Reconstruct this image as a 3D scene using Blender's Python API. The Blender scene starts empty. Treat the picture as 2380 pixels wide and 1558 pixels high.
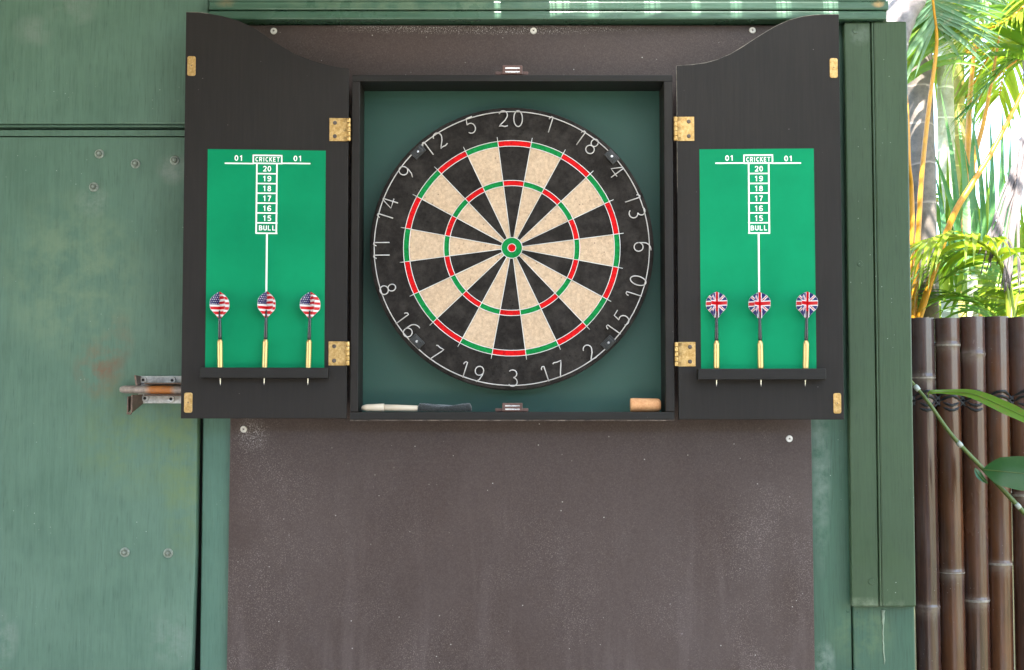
import bpy, bmesh, math, random
from mathutils import Vector, Matrix, Quaternion
R = math.radians
random.seed(7)
sc = bpy.context.scene
COL = sc.collection

# ------------------------------------------------------------------ camera, sky, sun, exposure
F = 3400.0                     # focal length in photo pixels (photo read at 2380 x 1558)
PITCH = R(3.38)
CAM = Vector((0.0, -2.342, 1.45))
cam = bpy.data.cameras.new('camera'); camo = bpy.data.objects.new('camera', cam); COL.objects.link(camo)
camo.location = CAM; camo.rotation_euler = (R(90) + PITCH, 0, 0)
cam.sensor_width = 36.0; cam.lens = 36.0 * F / 2380.0; cam.clip_start = 0.05; cam.clip_end = 500
sc.camera = camo
SUN_EL, SUN_AZ = R(58), R(4)       # sun in front of the wall, a little to its left
w = bpy.data.worlds.new('World'); sc.world = w; w.use_nodes = True
nt = w.node_tree; bg = nt.nodes['Background']
sky = nt.nodes.new('ShaderNodeTexSky'); sky.sky_type = 'NISHITA'; sky.sun_disc = False
sky.sun_elevation = SUN_EL; sky.sun_rotation = R(180) + SUN_AZ
nt.links.new(sky.outputs[0], bg.inputs[0]); bg.inputs[1].default_value = 0.15
sl = bpy.data.lights.new('sun', 'SUN'); sl.energy = 5.0; sl.angle = R(0.5); sl.color = (1, 0.95, 0.87)
so = bpy.data.objects.new('sun', sl); COL.objects.link(so); so.location = (-2, -8, 12)
sdir = Vector((math.sin(SUN_AZ) * math.cos(SUN_EL), math.cos(SUN_AZ) * math.cos(SUN_EL), -math.sin(SUN_EL)))
so.rotation_euler = sdir.to_track_quat('-Z', 'Y').to_euler()
sc.view_settings.view_transform = 'Standard'; sc.view_settings.look = 'None'
sc.view_settings.exposure = 2.92; sc.view_settings.gamma = 1.0
sc.cycles.use_denoising = True
sc.cycles.max_bounces = 8; sc.cycles.diffuse_bounces = 5; sc.cycles.transparent_max_bounces = 12
sc.cycles.sample_clamp_indirect = 8.0

# ------------------------------------------------------------------ helpers
def ray(u, v):
    xc, yc = (u - 1190.0) / F, (779.0 - v) / F
    c, s = math.cos(PITCH), math.sin(PITCH)
    return Vector((xc, c - yc * s, s + yc * c))
def P(u, v, y):
    d = ray(u, v); t = (y - CAM.y) / d.y
    return CAM + d * t
def PX(u, v, y): return P(u, v, y).x
def PZ(v, y): return P(1190, v, y).z

class MB:
    """collects shapes, builds ONE mesh object"""
    def __init__(s): s.v = []; s.f = []; s.m = []; s.cur = 0; s.sm = []; s.smooth = False
    def add(s, vs, fs):
        o = len(s.v); s.v += [tuple(p) for p in vs]
        for f in fs: s.f.append([i + o for i in f]); s.m.append(s.cur); s.sm.append(s.smooth)
    def box(s, a, b):
        x0, y0, z0 = a; x1, y1, z1 = b
        x0, x1 = min(x0, x1), max(x0, x1); y0, y1 = min(y0, y1), max(y0, y1); z0, z1 = min(z0, z1), max(z0, z1)
        s.add([(x0,y0,z0),(x1,y0,z0),(x1,y1,z0),(x0,y1,z0),(x0,y0,z1),(x1,y0,z1),(x1,y1,z1),(x0,y1,z1)],
              [(3,2,1,0),(4,5,6,7),(0,1,5,4),(1,2,6,5),(2,3,7,6),(3,0,4,7)])
        return s
    def prism(s, poly, y0, y1):
        """poly: (x,z) anticlockwise seen from -y; extruded along y from y0 (front) to y1 (back)"""
        n = len(poly)
        vs = [(x, y0, z) for x, z in poly] + [(x, y1, z) for x, z in poly]
        fs = [list(range(n)), list(range(2 * n - 1, n - 1, -1))]
        for i in range(n):
            j = (i + 1) % n; fs.append((i, i + n, j + n, j))
        s.add(vs, fs); return s
    def tube(s, pts, r, n=8, closed=False, caps=True):
        pts = [Vector(p) for p in pts]; k = len(pts)
        rs = r if isinstance(r, (list, tuple)) else [r] * k
        vs = []; up = None
        for i in range(k):
            a = pts[(i - 1) % k] if (closed or i > 0) else pts[0]
            b = pts[(i + 1) % k] if (closed or i < k - 1) else pts[-1]
            t = (b - a)
            if t.length < 1e-9: t = Vector((0, 0, 1))
            t.normalize()
            if up is None:
                up = Vector((0, -1, 0)) if abs(t.y) < 0.9 else Vector((0, 0, 1))
            e1 = up - t * up.dot(t)
            if e1.length < 1e-6: e1 = t.orthogonal()
            e1.normalize(); e2 = t.cross(e1); up = e1
            for j in range(n):
                an = 2 * math.pi * j / n
                vs.append(pts[i] + (e1 * math.cos(an) + e2 * math.sin(an)) * rs[i])
        fs = []
        for i in range(k if closed else k - 1):
            i2 = (i + 1) % k
            for j in range(n):
                j2 = (j + 1) % n
                fs.append((i * n + j, i2 * n + j, i2 * n + j2, i * n + j2))
        if caps and not closed:
            fs.append(list(range(n))); fs.append(list(range(k * n - 1, (k - 1) * n - 1, -1)))
        sv = s.smooth; s.smooth = True; s.add(vs, fs); s.smooth = sv; return s
    def disc(s, c, r, y0, y1, n=20, r2=None):
        """short cylinder along y, front face at y0"""
        r2 = r if r2 is None else r2
        vs = [(c[0] + r2 * math.cos(2*math.pi*i/n), y0, c[1] + r2 * math.sin(2*math.pi*i/n)) for i in range(n)]
        vs += [(c[0] + r * math.cos(2*math.pi*i/n), y1, c[1] + r * math.sin(2*math.pi*i/n)) for i in range(n)]
        fs = [list(range(n)), list(range(2*n-1, n-1, -1))] + [(i, i+n, (i+1)%n+n, (i+1)%n) for i in range(n)]
        s.add(vs, fs); return s
    def build(s, name, mats, parent=None, local=False, bevel=0, seg=2):
        me = bpy.data.meshes.new(name)
        if not local and parent is not None:
            inv = wm(parent).inverted(); vs = [inv @ Vector(p) for p in s.v]
        else: vs = s.v
        me.from_pydata(vs, [], s.f); me.update()
        for m in (mats if isinstance(mats, (list, tuple)) else [mats]): me.materials.append(m)
        for i, p in enumerate(me.polygons): p.material_index = s.m[i]; p.use_smooth = s.sm[i]
        o = bpy.data.objects.new(name, me); COL.objects.link(o)
        if parent is not None: o.parent = parent; WM[o.name] = wm(parent)
        if bevel:
            b = o.modifiers.new('bevel', 'BEVEL'); b.width = bevel; b.segments = seg; b.limit_method = 'ANGLE'; b.angle_limit = R(40)
            b.harden_normals = False
        return o
WM = {}
def wm(o): return WM.get(o.name, Matrix.Identity(4))
def tag(o, label, cat, group=None):
    o['label'] = label; o['category'] = cat
    if group: o['group'] = group
    return o
def thing(name, label, cat, loc=(0, 0, 0), rotz=0.0, group=None):
    o = bpy.data.objects.new(name, None); COL.objects.link(o); o.empty_display_size = 0.05
    o.location = loc; o.rotation_euler = (0, 0, rotz)
    WM[o.name] = Matrix.Translation(loc) @ Matrix.Rotation(rotz, 4, 'Z')
    return tag(o, label, cat, group)
def struct(name, o): o['kind'] = 'structure'; return o

# ------------------------------------------------------------------ node materials
class NM:
    def __init__(s, name):
        s.mat = bpy.data.materials.new(name); s.mat.use_nodes = True
        s.t = s.mat.node_tree; s.t.nodes.clear()
        s.out = s.t.nodes.new('ShaderNodeOutputMaterial')
        s.geo = s.t.nodes.new('ShaderNodeNewGeometry'); s.pos = s.geo.outputs['Position']
    def n(s, t, **kw):
        nd = s.t.nodes.new('ShaderNode' + t)
        for k, v in kw.items(): setattr(nd, k, v)
        return nd
    def put(s, sock, v):
        if hasattr(v, 'is_output') or isinstance(v, bpy.types.NodeSocket): s.t.links.new(v, sock)
        elif isinstance(v, (tuple, list)) and len(v) == 3 and sock.type == 'RGBA': sock.default_value = (*v, 1)
        else: sock.default_value = v
    def vmul(s, k, vec=None):
        nd = s.n('VectorMath', operation='MULTIPLY'); s.put(nd.inputs[0], vec or s.pos); nd.inputs[1].default_value = k; return nd.outputs[0]
    def vadd(s, k, vec=None):
        nd = s.n('VectorMath', operation='ADD'); s.put(nd.inputs[0], vec or s.pos); s.put(nd.inputs[1], k); return nd.outputs[0]
    def noise(s, scale, detail=4, rough=0.55, vec=None, dist=0.0):
        nd = s.n('TexNoise'); s.put(nd.inputs['Vector'], vec or s.pos)
        nd.inputs['Scale'].default_value = scale; nd.inputs['Detail'].default_value = detail
        nd.inputs['Roughness'].default_value = rough; nd.inputs['Distortion'].default_value = dist
        return nd.outputs['Fac']
    def voro(s, scale, vec=None, feature='F1'):
        nd = s.n('TexVoronoi', feature=feature); s.put(nd.inputs['Vector'], vec or s.pos); nd.inputs['Scale'].default_value = scale
        return nd.outputs['Distance']
    def rng(s, fac, a, b, c=0.0, d=1.0):
        nd = s.n('MapRange'); s.put(nd.inputs[0], fac)
        for i, x in enumerate((a, b, c, d)): nd.inputs[i + 1].default_value = x
        return nd.outputs[0]
    def math(s, op, a, b=0.0):
        nd = s.n('Math', operation=op); s.put(nd.inputs[0], a); s.put(nd.inputs[1], b); return nd.outputs[0]
    def mix(s, fac, a, b, mode='MIX'):
        nd = s.n('Mix', data_type='RGBA', blend_type=mode)
        s.put(nd.inputs[0], fac); s.put(nd.inputs[6], a); s.put(nd.inputs[7], b); return nd.outputs[2]
    def spot(s, c, rx, rz):
        """soft mask, 1 at world point c (x,z), 0 outside the ellipse"""
        sp = s.n('SeparateXYZ'); s.put(sp.inputs[0], s.pos)
        dx = s.math('DIVIDE', s.math('SUBTRACT', sp.outputs[0], c[0]), rx)
        dz = s.math('DIVIDE', s.math('SUBTRACT', sp.outputs[2], c[1]), rz)
        d = s.math('ADD', s.math('MULTIPLY', dx, dx), s.math('MULTIPLY', dz, dz))
        return s.rng(d, 1.0, 0.0)
    def bump(s, h, strength=0.3, dist=0.001, normal=None):
        nd = s.n('Bump'); nd.inputs['Strength'].default_value = strength; nd.inputs['Distance'].default_value = dist
        s.put(nd.inputs['Height'], h)
        if normal is not None: s.put(nd.inputs['Normal'], normal)
        return nd.outputs[0]
    def bsdf(s, color, rough=0.5, metal=0.0, normal=None, spec=0.5, coat=0.0, sheen=0.0):
        b = s.n('BsdfPrincipled')
        s.put(b.inputs['Base Color'], color); s.put(b.inputs['Roughness'], rough); s.put(b.inputs['Metallic'], metal)
        b.inputs['Specular IOR Level'].default_value = spec; b.inputs['Coat Weight'].default_value = coat
        b.inputs['Coat Roughness'].default_value = 0.15
        if sheen: b.inputs['Sheen Weight'].default_value = sheen
        if normal is not None: s.put(b.inputs['Normal'], normal)
        return b
    def done(s, sh):
        s.t.links.new(sh.outputs[0] if not isinstance(sh, bpy.types.NodeSocket) else sh, s.out.inputs[0]); return s.mat

def paint(name, base, faded, axis='z', stains=(), rough=0.5, grain=0.35, dust=0.0, seedoff=0.0):
    """weathered paint on wood; grain runs along axis"""
    m = NM(name); k = {'z': (1, 1, 0.06), 'x': (0.06, 1, 1)}[axis]
    st = m.vadd((seedoff, seedoff, seedoff), m.vmul(k))
    g1 = m.noise(420, 3, 0.6, st); g2 = m.noise(150, 4, .65, st); big = m.noise(3.2, 5, 0.6, m.vadd((seedoff,) * 3)); mid = m.noise(14, 5, 0.65)
    c = m.mix(m.rng(big, 0.35, 0.68), base, faded)
    c = m.mix(m.math('MULTIPLY', m.rng(mid, 0.45, 0.75), 0.35), c, tuple(0.75 * x for x in base))
    c = m.mix(m.math('MULTIPLY', m.rng(g2, 0.38, 0.66), 0.2), c, tuple(min(1, 1.35 * x) for x in faded))
    c = m.mix(m.math('MULTIPLY', m.rng(g1, 0.5, 0.68), 0.32), c, tuple(0.55 * x for x in base))
    crack = m.math('MULTIPLY', m.rng(g1, 0.62, 0.72), m.rng(m.noise(9, 3), 0.5, 0.62))
    c = m.mix(m.math('MULTIPLY', crack, 0.55), c, tuple(0.4 * x for x in base))
    sp = m.math('MULTIPLY', m.rng(m.voro(95), 0.085, 0.05), m.rng(m.noise(11, 2), 0.56, 0.66))
    c = m.mix(m.math('MULTIPLY', sp, 0.55), c, (0.45, 0.5, 0.44))
    for cx, cz, rx, rz, col, amt in stains:
        msk = m.math('MULTIPLY', m.spot((cx, cz), rx, rz), m.rng(m.noise(28, 5, 0.7), 0.4, 0.65))
        c = m.mix(m.math('MULTIPLY', msk, amt), c, col)
    h = m.math('ADD', m.math('MULTIPLY', g1, 0.6), m.math('ADD', m.math('MULTIPLY', g2, 0.8), m.math('MULTIPLY', mid, 0.9)))
    return m.done(m.bsdf(c, m.rng(mid, 0.3, 0.7, rough - 0.08, rough + 0.12), 0, m.bump(h, grain, 0.0012), .35))

def pxz(u, v, y=0.0):
    p = P(u, v, y); return p.x, p.z
rust = (0.16, 0.07, 0.035); olive = (0.11, 0.16, 0.07); grey = (0.2, 0.24, 0.21)
M_DOOR = paint('faded_green_door_paint', (0.060, 0.118, 0.082), (0.090, 0.156, 0.114), 'z', stains=[
    (*pxz(235, 860), .045, .055, rust, .75), (*pxz(280, 790), .03, .05, rust, .4), (*pxz(180, 640), .14, .16, (0.15, .21, .13), .6),
    (*pxz(330, 1010), .12, .11, olive, .75), (*pxz(440, 1100), .05, .16, olive, .8), (*pxz(220, 470), .03, .03, grey, .6), (*pxz(406, 395), .03, .03, grey, .8),
    (*pxz(180, 30), .05, .03, grey, .5), (*pxz(90, 80), .04, .03, grey, .4), (*pxz(10, 1480), .03, .05, grey, .7), (*pxz(400, 1480), .05, .05, grey, .5)], rough=.5, grain=.4)
M_JAMB = paint('green_jamb_paint', (0.058, 0.128, 0.093), (0.078, 0.15, 0.112), 'z', rough=.45, grain=.35, seedoff=3)
M_POST = paint('shaded_green_post_paint', (0.034, 0.080, 0.052), (0.047, 0.098, 0.066), 'z', rough=.34, grain=.18, seedoff=5,  # same green paint, darkened here for the weaker light on this side
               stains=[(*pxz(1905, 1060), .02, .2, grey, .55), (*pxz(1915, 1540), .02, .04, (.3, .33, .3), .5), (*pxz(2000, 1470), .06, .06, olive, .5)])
M_TRIM = paint('shaded_green_trim_paint', (0.028, 0.054, 0.024), (0.037, 0.065, 0.031), 'z', rough=.4, grain=.16, seedoff=9,  # same green again, with shade and garden bounce put into the colour
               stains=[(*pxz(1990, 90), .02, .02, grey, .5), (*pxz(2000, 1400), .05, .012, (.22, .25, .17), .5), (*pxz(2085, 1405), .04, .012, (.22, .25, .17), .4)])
M_BEAM = paint('glossy_green_beam_paint', (0.04, 0.09, 0.058), (0.058, 0.118, 0.082), 'x', rough=.3, grain=.5, seedoff=13,
               stains=[(*pxz(535, 20), .02, .01, (.3, .2, .1), .7), (*pxz(2028, 22), .012, .008, (.5, .28, .1), 1.0), (*pxz(1000, 20), .3, .02, (.2, .25, .16), .4)])

def m_simple(name, col, rough=.5, metal=0.0, nscale=60, var=.25, bstr=.1, bdist=.0005, spec=.5, coat=0, sheen=0):
    m = NM(name); nz = m.noise(nscale, 5, .6)
    c = m.mix(m.rng(nz, .3, .7), tuple(x * (1 - var) for x in col), tuple(min(1, x * (1 + var)) for x in col))
    return m.done(m.bsdf(c, m.rng(nz, .3, .7, max(.02, rough - .08), rough + .1), metal, m.bump(nz, bstr, bdist), spec, coat, sheen))

def m_board():
    m = NM('dusty_brown_film_board')
    big = m.noise(2.6, 5, .62, dist=.6); wipe = m.noise(5, 4, .6, m.vmul((1.0, 1, .45)), dist=1.2)
    c = m.mix(m.rng(big, .3, .7), (0.033, 0.0200, 0.0170), (0.047, 0.0295, 0.0250))
    # grey film of dust in wiped swirls, thicker toward the foot of the board
    sp = m.n('SeparateXYZ'); m.put(sp.inputs[0], m.pos)
    low = m.rng(sp.outputs[2], PZ(1000, 0), PZ(1600, 0))
    edge = m.math('MAXIMUM', m.rng(sp.outputs[0], PX(1600, 1300, 0), PX(1890, 1300, 0)), m.rng(sp.outputs[0], PX(760, 1300, 0), PX(530, 1300, 0)))
    dustm = m.math('MULTIPLY', m.rng(wipe, .38, .68), m.math('ADD', .25, m.math('ADD', m.math('MULTIPLY', low, .5), m.math('MULTIPLY', edge, .35))))
    c = m.mix(m.math('MULTIPLY', dustm, .15), c, (0.19, 0.148, 0.14))
    sc1 = m.n('SeparateXYZ'); fine = m.noise(520, 2, .75)
    cl = m.rng(m.noise(7, 4, .65, dist=.5), .42, .68)
    speck = m.math('MULTIPLY', m.rng(fine, .53, .68), m.math('ADD', .14, m.math('MULTIPLY', m.math('MULTIPLY', cl, m.math('ADD', .15, m.math('ADD', low, edge))), .8)))
    c = m.mix(m.math('MULTIPLY', speck, .46), c, (0.32, 0.265, 0.255))
    gr = m.noise(360, 3, .8); c = m.mix(m.math('MULTIPLY', m.rng(gr, .42, .62), .35), c, (0.085, 0.062, 0.057))
    str_ = m.noise(30, 4, .6, m.vmul((1, 1, .12)), dist=.4); c = m.mix(m.math('MULTIPLY', m.math('MULTIPLY', m.rng(str_, .52, .72), low), .35), c, (0.12, .092, .09))
    dots = m.math('MULTIPLY', m.rng(m.voro(60), .075, .04), m.rng(m.noise(17, 2), .5, .6))
    c = m.mix(m.math('MULTIPLY', dots, .5), c, (0.55, 0.53, 0.5))
    for u, v, a, b in ((885, 52, .07, .02), (825, 50, .04, .02), (985, 55, .05, .018), (590, 1010, .03, .03), (1150, 70, .3, .012)):
        x, z = pxz(u, v); msk = m.math('MULTIPLY', m.spot((x, z), a, b), m.rng(m.noise(620, 2, .7), .56, .66))
        c = m.mix(m.math('MULTIPLY', msk, .75), c, (0.55, 0.5, 0.48))
    scr = m.noise(26, 2, .5, m.vmul((.1, 1, 1)), dist=.8)
    c = m.mix(m.math('MULTIPLY', m.rng(scr, .74, .80), .06), c, (0.2, .18, .17))
    h = m.math('ADD', m.noise(700, 2), m.math('MULTIPLY', m.noise(160, 3), .7))
    return m.done(m.bsdf(c, m.rng(wipe, .3, .7, .34, .5), 0, m.bump(h, .12, .0005), .3))
M_BOARD = m_board()
def m_black_wood(name, col, axis='z'):
    m = NM(name); k = (1, 1, .05) if axis == 'z' else (.05, 1, 1)
    g = m.noise(260, 3, .65, m.vmul(k)); g2 = m.noise(700, 2, .6, m.vmul((.06, 1, 1) if axis == 'z' else (1, 1, .06)))
    big = m.noise(6, 4)
    c = m.mix(m.rng(big, .3, .7), tuple(.85 * x for x in col), tuple(1.15 * x for x in col))
    c = m.mix(m.math('MULTIPLY', m.rng(g, .4, .7), .35), c, tuple(1.9 * x for x in col))
    d = m.math('MULTIPLY', m.rng(m.voro(70), .05, .025), m.rng(m.noise(13), .55, .62))
    c = m.mix(m.math('MULTIPLY', d, .5), c, (.4, .38, .36))
    return m.done(m.bsdf(c, .5, 0, m.bump(m.math('ADD', g, m.math('MULTIPLY', g2, .5)), .25, .0004), .22))
M_BLACK = m_black_wood('black_stained_wood', (0.0118, 0.0094, 0.0083))
M_BLACKH = m_black_wood('black_stained_wood_rail', (0.011, 0.0095, 0.0088), 'x')
M_EDGE = m_simple('worn_plywood_edge', (0.12, 0.095, 0.08), .7, nscale=120, var=.8, spec=.2)
M_WORN = m_simple('rubbed_edge_highlight', (0.16, 0.14, 0.12), .7, nscale=90, var=.9)
M_TEAL = m_simple('teal_cabinet_lining', (0.012, 0.056, 0.041), .6, nscale=350, var=.1, bstr=.25, bdist=.0004)
M_SCORE = m_simple('green_score_print', (0.001, 0.195, 0.083), .42, nscale=9, var=.13, bstr=.1, bdist=.0006, spec=.1)
M_WHITE = m_simple('white_print', (0.8, 0.8, 0.78), .45, var=.03)
def m_brass():
    m = NM('scuffed_brass'); nz = m.noise(240, 4, .7); b = m.noise(40, 3)
    c = m.mix(m.rng(nz, .35, .7), (0.40, 0.23, 0.07), (0.66, 0.45, 0.2))
    return m.done(m.bsdf(c, m.rng(b, .3, .7, .32, .55), .85, m.bump(nz, .12, .0004)))
M_BRASS = m_brass()
M_DARKMETAL = m_simple('dark_screw_steel', (0.11, 0.09, 0.08), .4, .7)
M_STEEL = m_simple('dull_zinc_steel', (0.5, 0.48, 0.45), .45, .55, nscale=180, var=.3, bstr=.2)
M_ZINC = m_simple('white_zinc_washer', (0.62, 0.58, 0.54), .5, .2, nscale=200, var=.2)
M_BROWNPL = m_simple('brown_plastic', (0.085, 0.04, 0.032), .4)
M_TIP = m_simple('polished_steel_point', (0.75, 0.72, 0.7), .25, .8)
def m_sisal(name, col, dots, amt=.5, ct=.36):
    m = NM(name); a = m.noise(240, 4, .78); b = m.noise(48, 5, .75); ln = m.noise(38, 2, .5, dist=2.5)
    c = m.mix(m.rng(a, .35, .66), tuple((1 - ct) * x for x in col), tuple(min(1, (1 + ct) * x) for x in col))
    c = m.mix(m.math('MULTIPLY', m.rng(b, .42, .68), amt), c, dots)
    fib = m.math('MULTIPLY', m.rng(m.math('ABSOLUTE', m.math('SUBTRACT', ln, .5)), .012, .0), m.rng(m.noise(12), .5, .6))
    c = m.mix(m.math('MULTIPLY', fib, .35), c, tuple(min(1, x * 1.6 + .03) for x in col))
    hole = m.math('MULTIPLY', m.rng(m.voro(130), .2, .1), m.rng(m.noise(23), .5, .58))
    c = m.mix(m.math('MULTIPLY', hole, .75), c, tuple(.25 * x for x in col))
    return m.done(m.bsdf(c, .85, 0, m.bump(a, .3, .0006), .1))
M_SBLACK = m_sisal('black_sisal', (0.015, 0.0125, 0.0115), (0.042, 0.036, 0.033), .75)
M_STAN = m_sisal('tan_sisal', (0.45, 0.32, 0.22), (0.52, 0.40, 0.30), .35, .24)
M_SRED = m_sisal('red_sisal', (0.48, 0.005, 0.007), (0.55, 0.012, 0.012), .3)
M_SGREEN = m_sisal('green_sisal', (0.004, 0.165, 0.038), (0.008, 0.2, 0.05), .3)
M_RIM = m_simple('black_board_band', (0.012, 0.012, 0.013), .4)
M_WIRE = m_simple('bright_steel_wire', (0.62, 0.61, 0.6), .38, .35, var=.12)
M_NUMWIRE = m_simple('white_coated_wire', (0.46, 0.43, 0.42), .4, .1, var=.2)
M_CLIP = m_simple('black_clip_plastic', (0.016, 0.016, 0.016), .35)
M_SHAFT = m_simple('black_dart_shaft', (0.016, 0.016, 0.018), .22, 0)
M_PEN = m_simple('cream_plastic', (0.5, 0.42, 0.33), .35, var=.08)
M_FELT = m_simple('charcoal_felt', (0.025, 0.028, 0.03), .95, nscale=420, var=.6, bstr=.8, bdist=.002, spec=.1, sheen=.4)
def m_cork():
    m = NM('tan_cork'); a = m.noise(170, 5, .7); b = m.voro(260)
    c = m.mix(m.rng(a, .35, .65), (0.46, 0.2, 0.08), (0.6, 0.32, 0.15)); c = m.mix(m.math('MULTIPLY', m.rng(b, .25, .1), .25), c, (.3, .14, .06))
    return m.done(m.bsdf(c, .75, 0, m.bump(a, .4, .0008)))
M_CORK = m_cork()
def m_flight():
    m = NM('printed_flight_foil'); a = m.n('Attribute', attribute_name='print'); 
    return m.done(m.bsdf(a.outputs['Color'], .3, 0, None, .2))
M_FLIGHT = m_flight()
def m_rod():
    m = NM('rusty_bolt_rod'); x = m.n('SeparateXYZ'); m.put(x.inputs[0], m.pos)
    a = m.noise(150, 5, .7); band = m.math('MULTIPLY', m.rng(x.outputs[0], PX(336, 905, -.04), PX(352, 905, -.04)), m.rng(x.outputs[0], PX(408, 905, -.04), PX(394, 905, -.04)))
    band = m.math('MULTIPLY', band, m.rng(a, .25, .45))
    c = m.mix(m.rng(a, .35, .65), (0.2, 0.155, 0.13), (0.36, 0.29, 0.25)); c = m.mix(band, c, m.mix(a, (0.25, .07, .015), (0.52, .19, .04)))
    return m.done(m.bsdf(c, .55, .25, m.bump(a, .3, .0006)))
M_ROD = m_rod()
M_BRACKET = m_simple('brown_corroded_steel', (0.13, 0.085, 0.065), .5, .5, nscale=220, var=.5, bstr=.3)
def m_plate():
    m = NM('grubby_galvanised_plate'); a = m.noise(160, 5, .75); b = m.noise(45, 3)
    c = m.mix(m.rng(a, .4, .65), (0.42, 0.41, 0.38), (0.62, 0.6, 0.57)); c = m.mix(m.math('MULTIPLY', m.rng(b, .5, .7), .6), c, (0.16, .13, .1))
    return m.done(m.bsdf(c, .5, .3, m.bump(a, .3, .0005)))
M_PLATE = m_plate()
M_DARK = m_simple('shed_interior_shade', (0.02, 0.02, 0.018), .9)  # near-black stands in for the shade inside
M_ROOF = m_simple('galvanised_roof_sheet', (0.42, 0.43, 0.43), .5, .2, nscale=4)
M_TIMBER = m_simple('roof_timber', (0.3, 0.2, 0.12), .7, nscale=20)

# ------------------------------------------------------------------ setting: ground
def m_ground(name, a, b, s1, s2):
    m = NM(name); n1 = m.noise(s1, 5, .7); n2 = m.noise(s2, 5, .7)
    c = m.mix(m.rng(n1, .35, .65), a, b); c = m.mix(m.math('MULTIPLY', m.rng(n2, .4, .7), .5), c, tuple(.5 * x for x in a))
    return m.done(m.bsdf(c, .9, 0, m.bump(n2, .5, .01)))
g = MB(); g.add([(-120, -120, 0), (120, -120, 0), (120, 120, 0), (-120, 120, 0)], [(0, 1, 2, 3)])
struct('ground', g.build('ground', m_ground('garden_soil_and_grass', (0.13, 0.15, 0.05), (0.2, 0.17, 0.09), 1.5, 14)))
g = MB(); g.box((-5, -9, 0.0), (1.9, 0.12, 0.05))
struct('patio', g.build('patio', m_ground('pale_patio_paving', (0.33, 0.3, 0.26), (0.4, 0.37, 0.33), 2, 40)))

# unseen wall added behind the camera to block low sky and darken reflections
hs = thing('added_house', 'unseen added wall across the patio blocking low sky light', 'added_house', (0, -8.1, 0))
MB().box((-7, -8.4, 0), (4.5, -8.0, 3.1)).build('wall', m_simple('brown_house_render', (0.22, 0.19, 0.16), .8), hs)
MB().box((-7.3, -9.5, 3.1), (4.8, -7.7, 3.22)).build('eave', m_simple('house_eave', (0.2, 0.18, 0.16), .8), hs)
for xw in (-4.5, -1.0, 2.0):
    MB().box((xw, -8.05, .9), (xw + 1.3, -7.99, 2.2)).build('window', m_simple('house_window_glass', (0.02, 0.025, 0.03), .1), hs)

# ------------------------------------------------------------------ shed front
ZT = PZ(45, -.035)                       # underside of the beam
shed = thing('garden_shed', 'green painted timber shed wall with beam and corner post behind the dart cabinet', 'shed', (0.0, 0.0, 0.0))
xl = PX(484, 20, -.035)
def vpoly(uL, vL0, vL1, uR, y): pass
def part(name, a, b, mat, bevel=.002, parent=shed): return MB().box(a, b).build(name, mat, parent, bevel=bevel)
x_j0, x_j1 = PX(470, 1100, 0), PX(545, 1100, 0)
part('door_jamb', (x_j0, 0.0, 0.05), (x_j1, 0.05, ZT - .002), M_JAMB)
x_p0, x_p1 = PX(1876, 1300, 0), PX(1978, 1300, 0)
x_r = PX(2126.5, 1480, -.004)
part('wall_sheet', (x_j1 + .002, .004, 0.05), (x_p0 - .002, .05, ZT - .002), M_JAMB)
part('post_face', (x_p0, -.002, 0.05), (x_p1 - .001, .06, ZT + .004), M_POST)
z_t0, z_t1 = PZ(1412, -.028), PZ(50, -.028)
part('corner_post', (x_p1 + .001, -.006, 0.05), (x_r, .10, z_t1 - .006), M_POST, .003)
x_t0, x_g0, x_g1, x_t1 = PX(1974, 900, -.026), PX(2036.5, 900, -.026), PX(2043, 900, -.028), PX(2122.5, 900, -.028)
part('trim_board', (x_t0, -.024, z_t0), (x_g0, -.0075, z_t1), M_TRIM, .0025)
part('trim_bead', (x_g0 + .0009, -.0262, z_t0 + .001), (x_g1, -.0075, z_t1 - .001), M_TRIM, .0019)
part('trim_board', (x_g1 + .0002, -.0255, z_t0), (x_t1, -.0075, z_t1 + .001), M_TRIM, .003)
# beam: two fascia boards and a cap
z_b1 = PZ(24, -.035); xe = PX(2066, 20, -.035)
part('beam_board', (xl, -.0343, ZT), (xe - .004, .05, z_b1 - .0008), M_BEAM, .0025)
part('beam_board', (xl + .001, -.035, z_b1 + .0008), (xe, .05, PZ(3, -.035)), M_BEAM, .0025)
part('beam_board', (xl - .001, -.029, PZ(3, -.035) + .001), (xe - .002, .05, PZ(3, -.035) + .12), M_BEAM, .0025)
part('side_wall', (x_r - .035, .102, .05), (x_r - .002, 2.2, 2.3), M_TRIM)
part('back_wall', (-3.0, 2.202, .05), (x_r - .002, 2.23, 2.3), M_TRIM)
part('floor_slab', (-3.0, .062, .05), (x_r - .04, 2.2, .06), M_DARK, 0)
part('shade_backing', (-3.0, .28, .062), (x_r - .04, .3, 2.3), M_DARK, 0)  # dark sheet added so the door gap reads as deep shade
# filler screws and drip on the trim
for k, (u, v) in enumerate(((1989, 72), (1999, 613), (2025, 1352))):
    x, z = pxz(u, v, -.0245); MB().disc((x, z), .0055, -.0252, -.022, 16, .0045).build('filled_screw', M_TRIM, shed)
pts = [P(2053 + random.uniform(-1, 1) + (3 if v > 1480 else 0) * (v - 1480) / 60, v, -.0068) for v in range(1418, 1545, 9)]
MB().tube(pts, [.0035] + [.0022] * 3 + [.001] * (len(pts) - 5) + [.0006], 6).build('paint_drip', m_simple('pale_dripped_paint', (.2, .25, .18), .5), shed)

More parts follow.
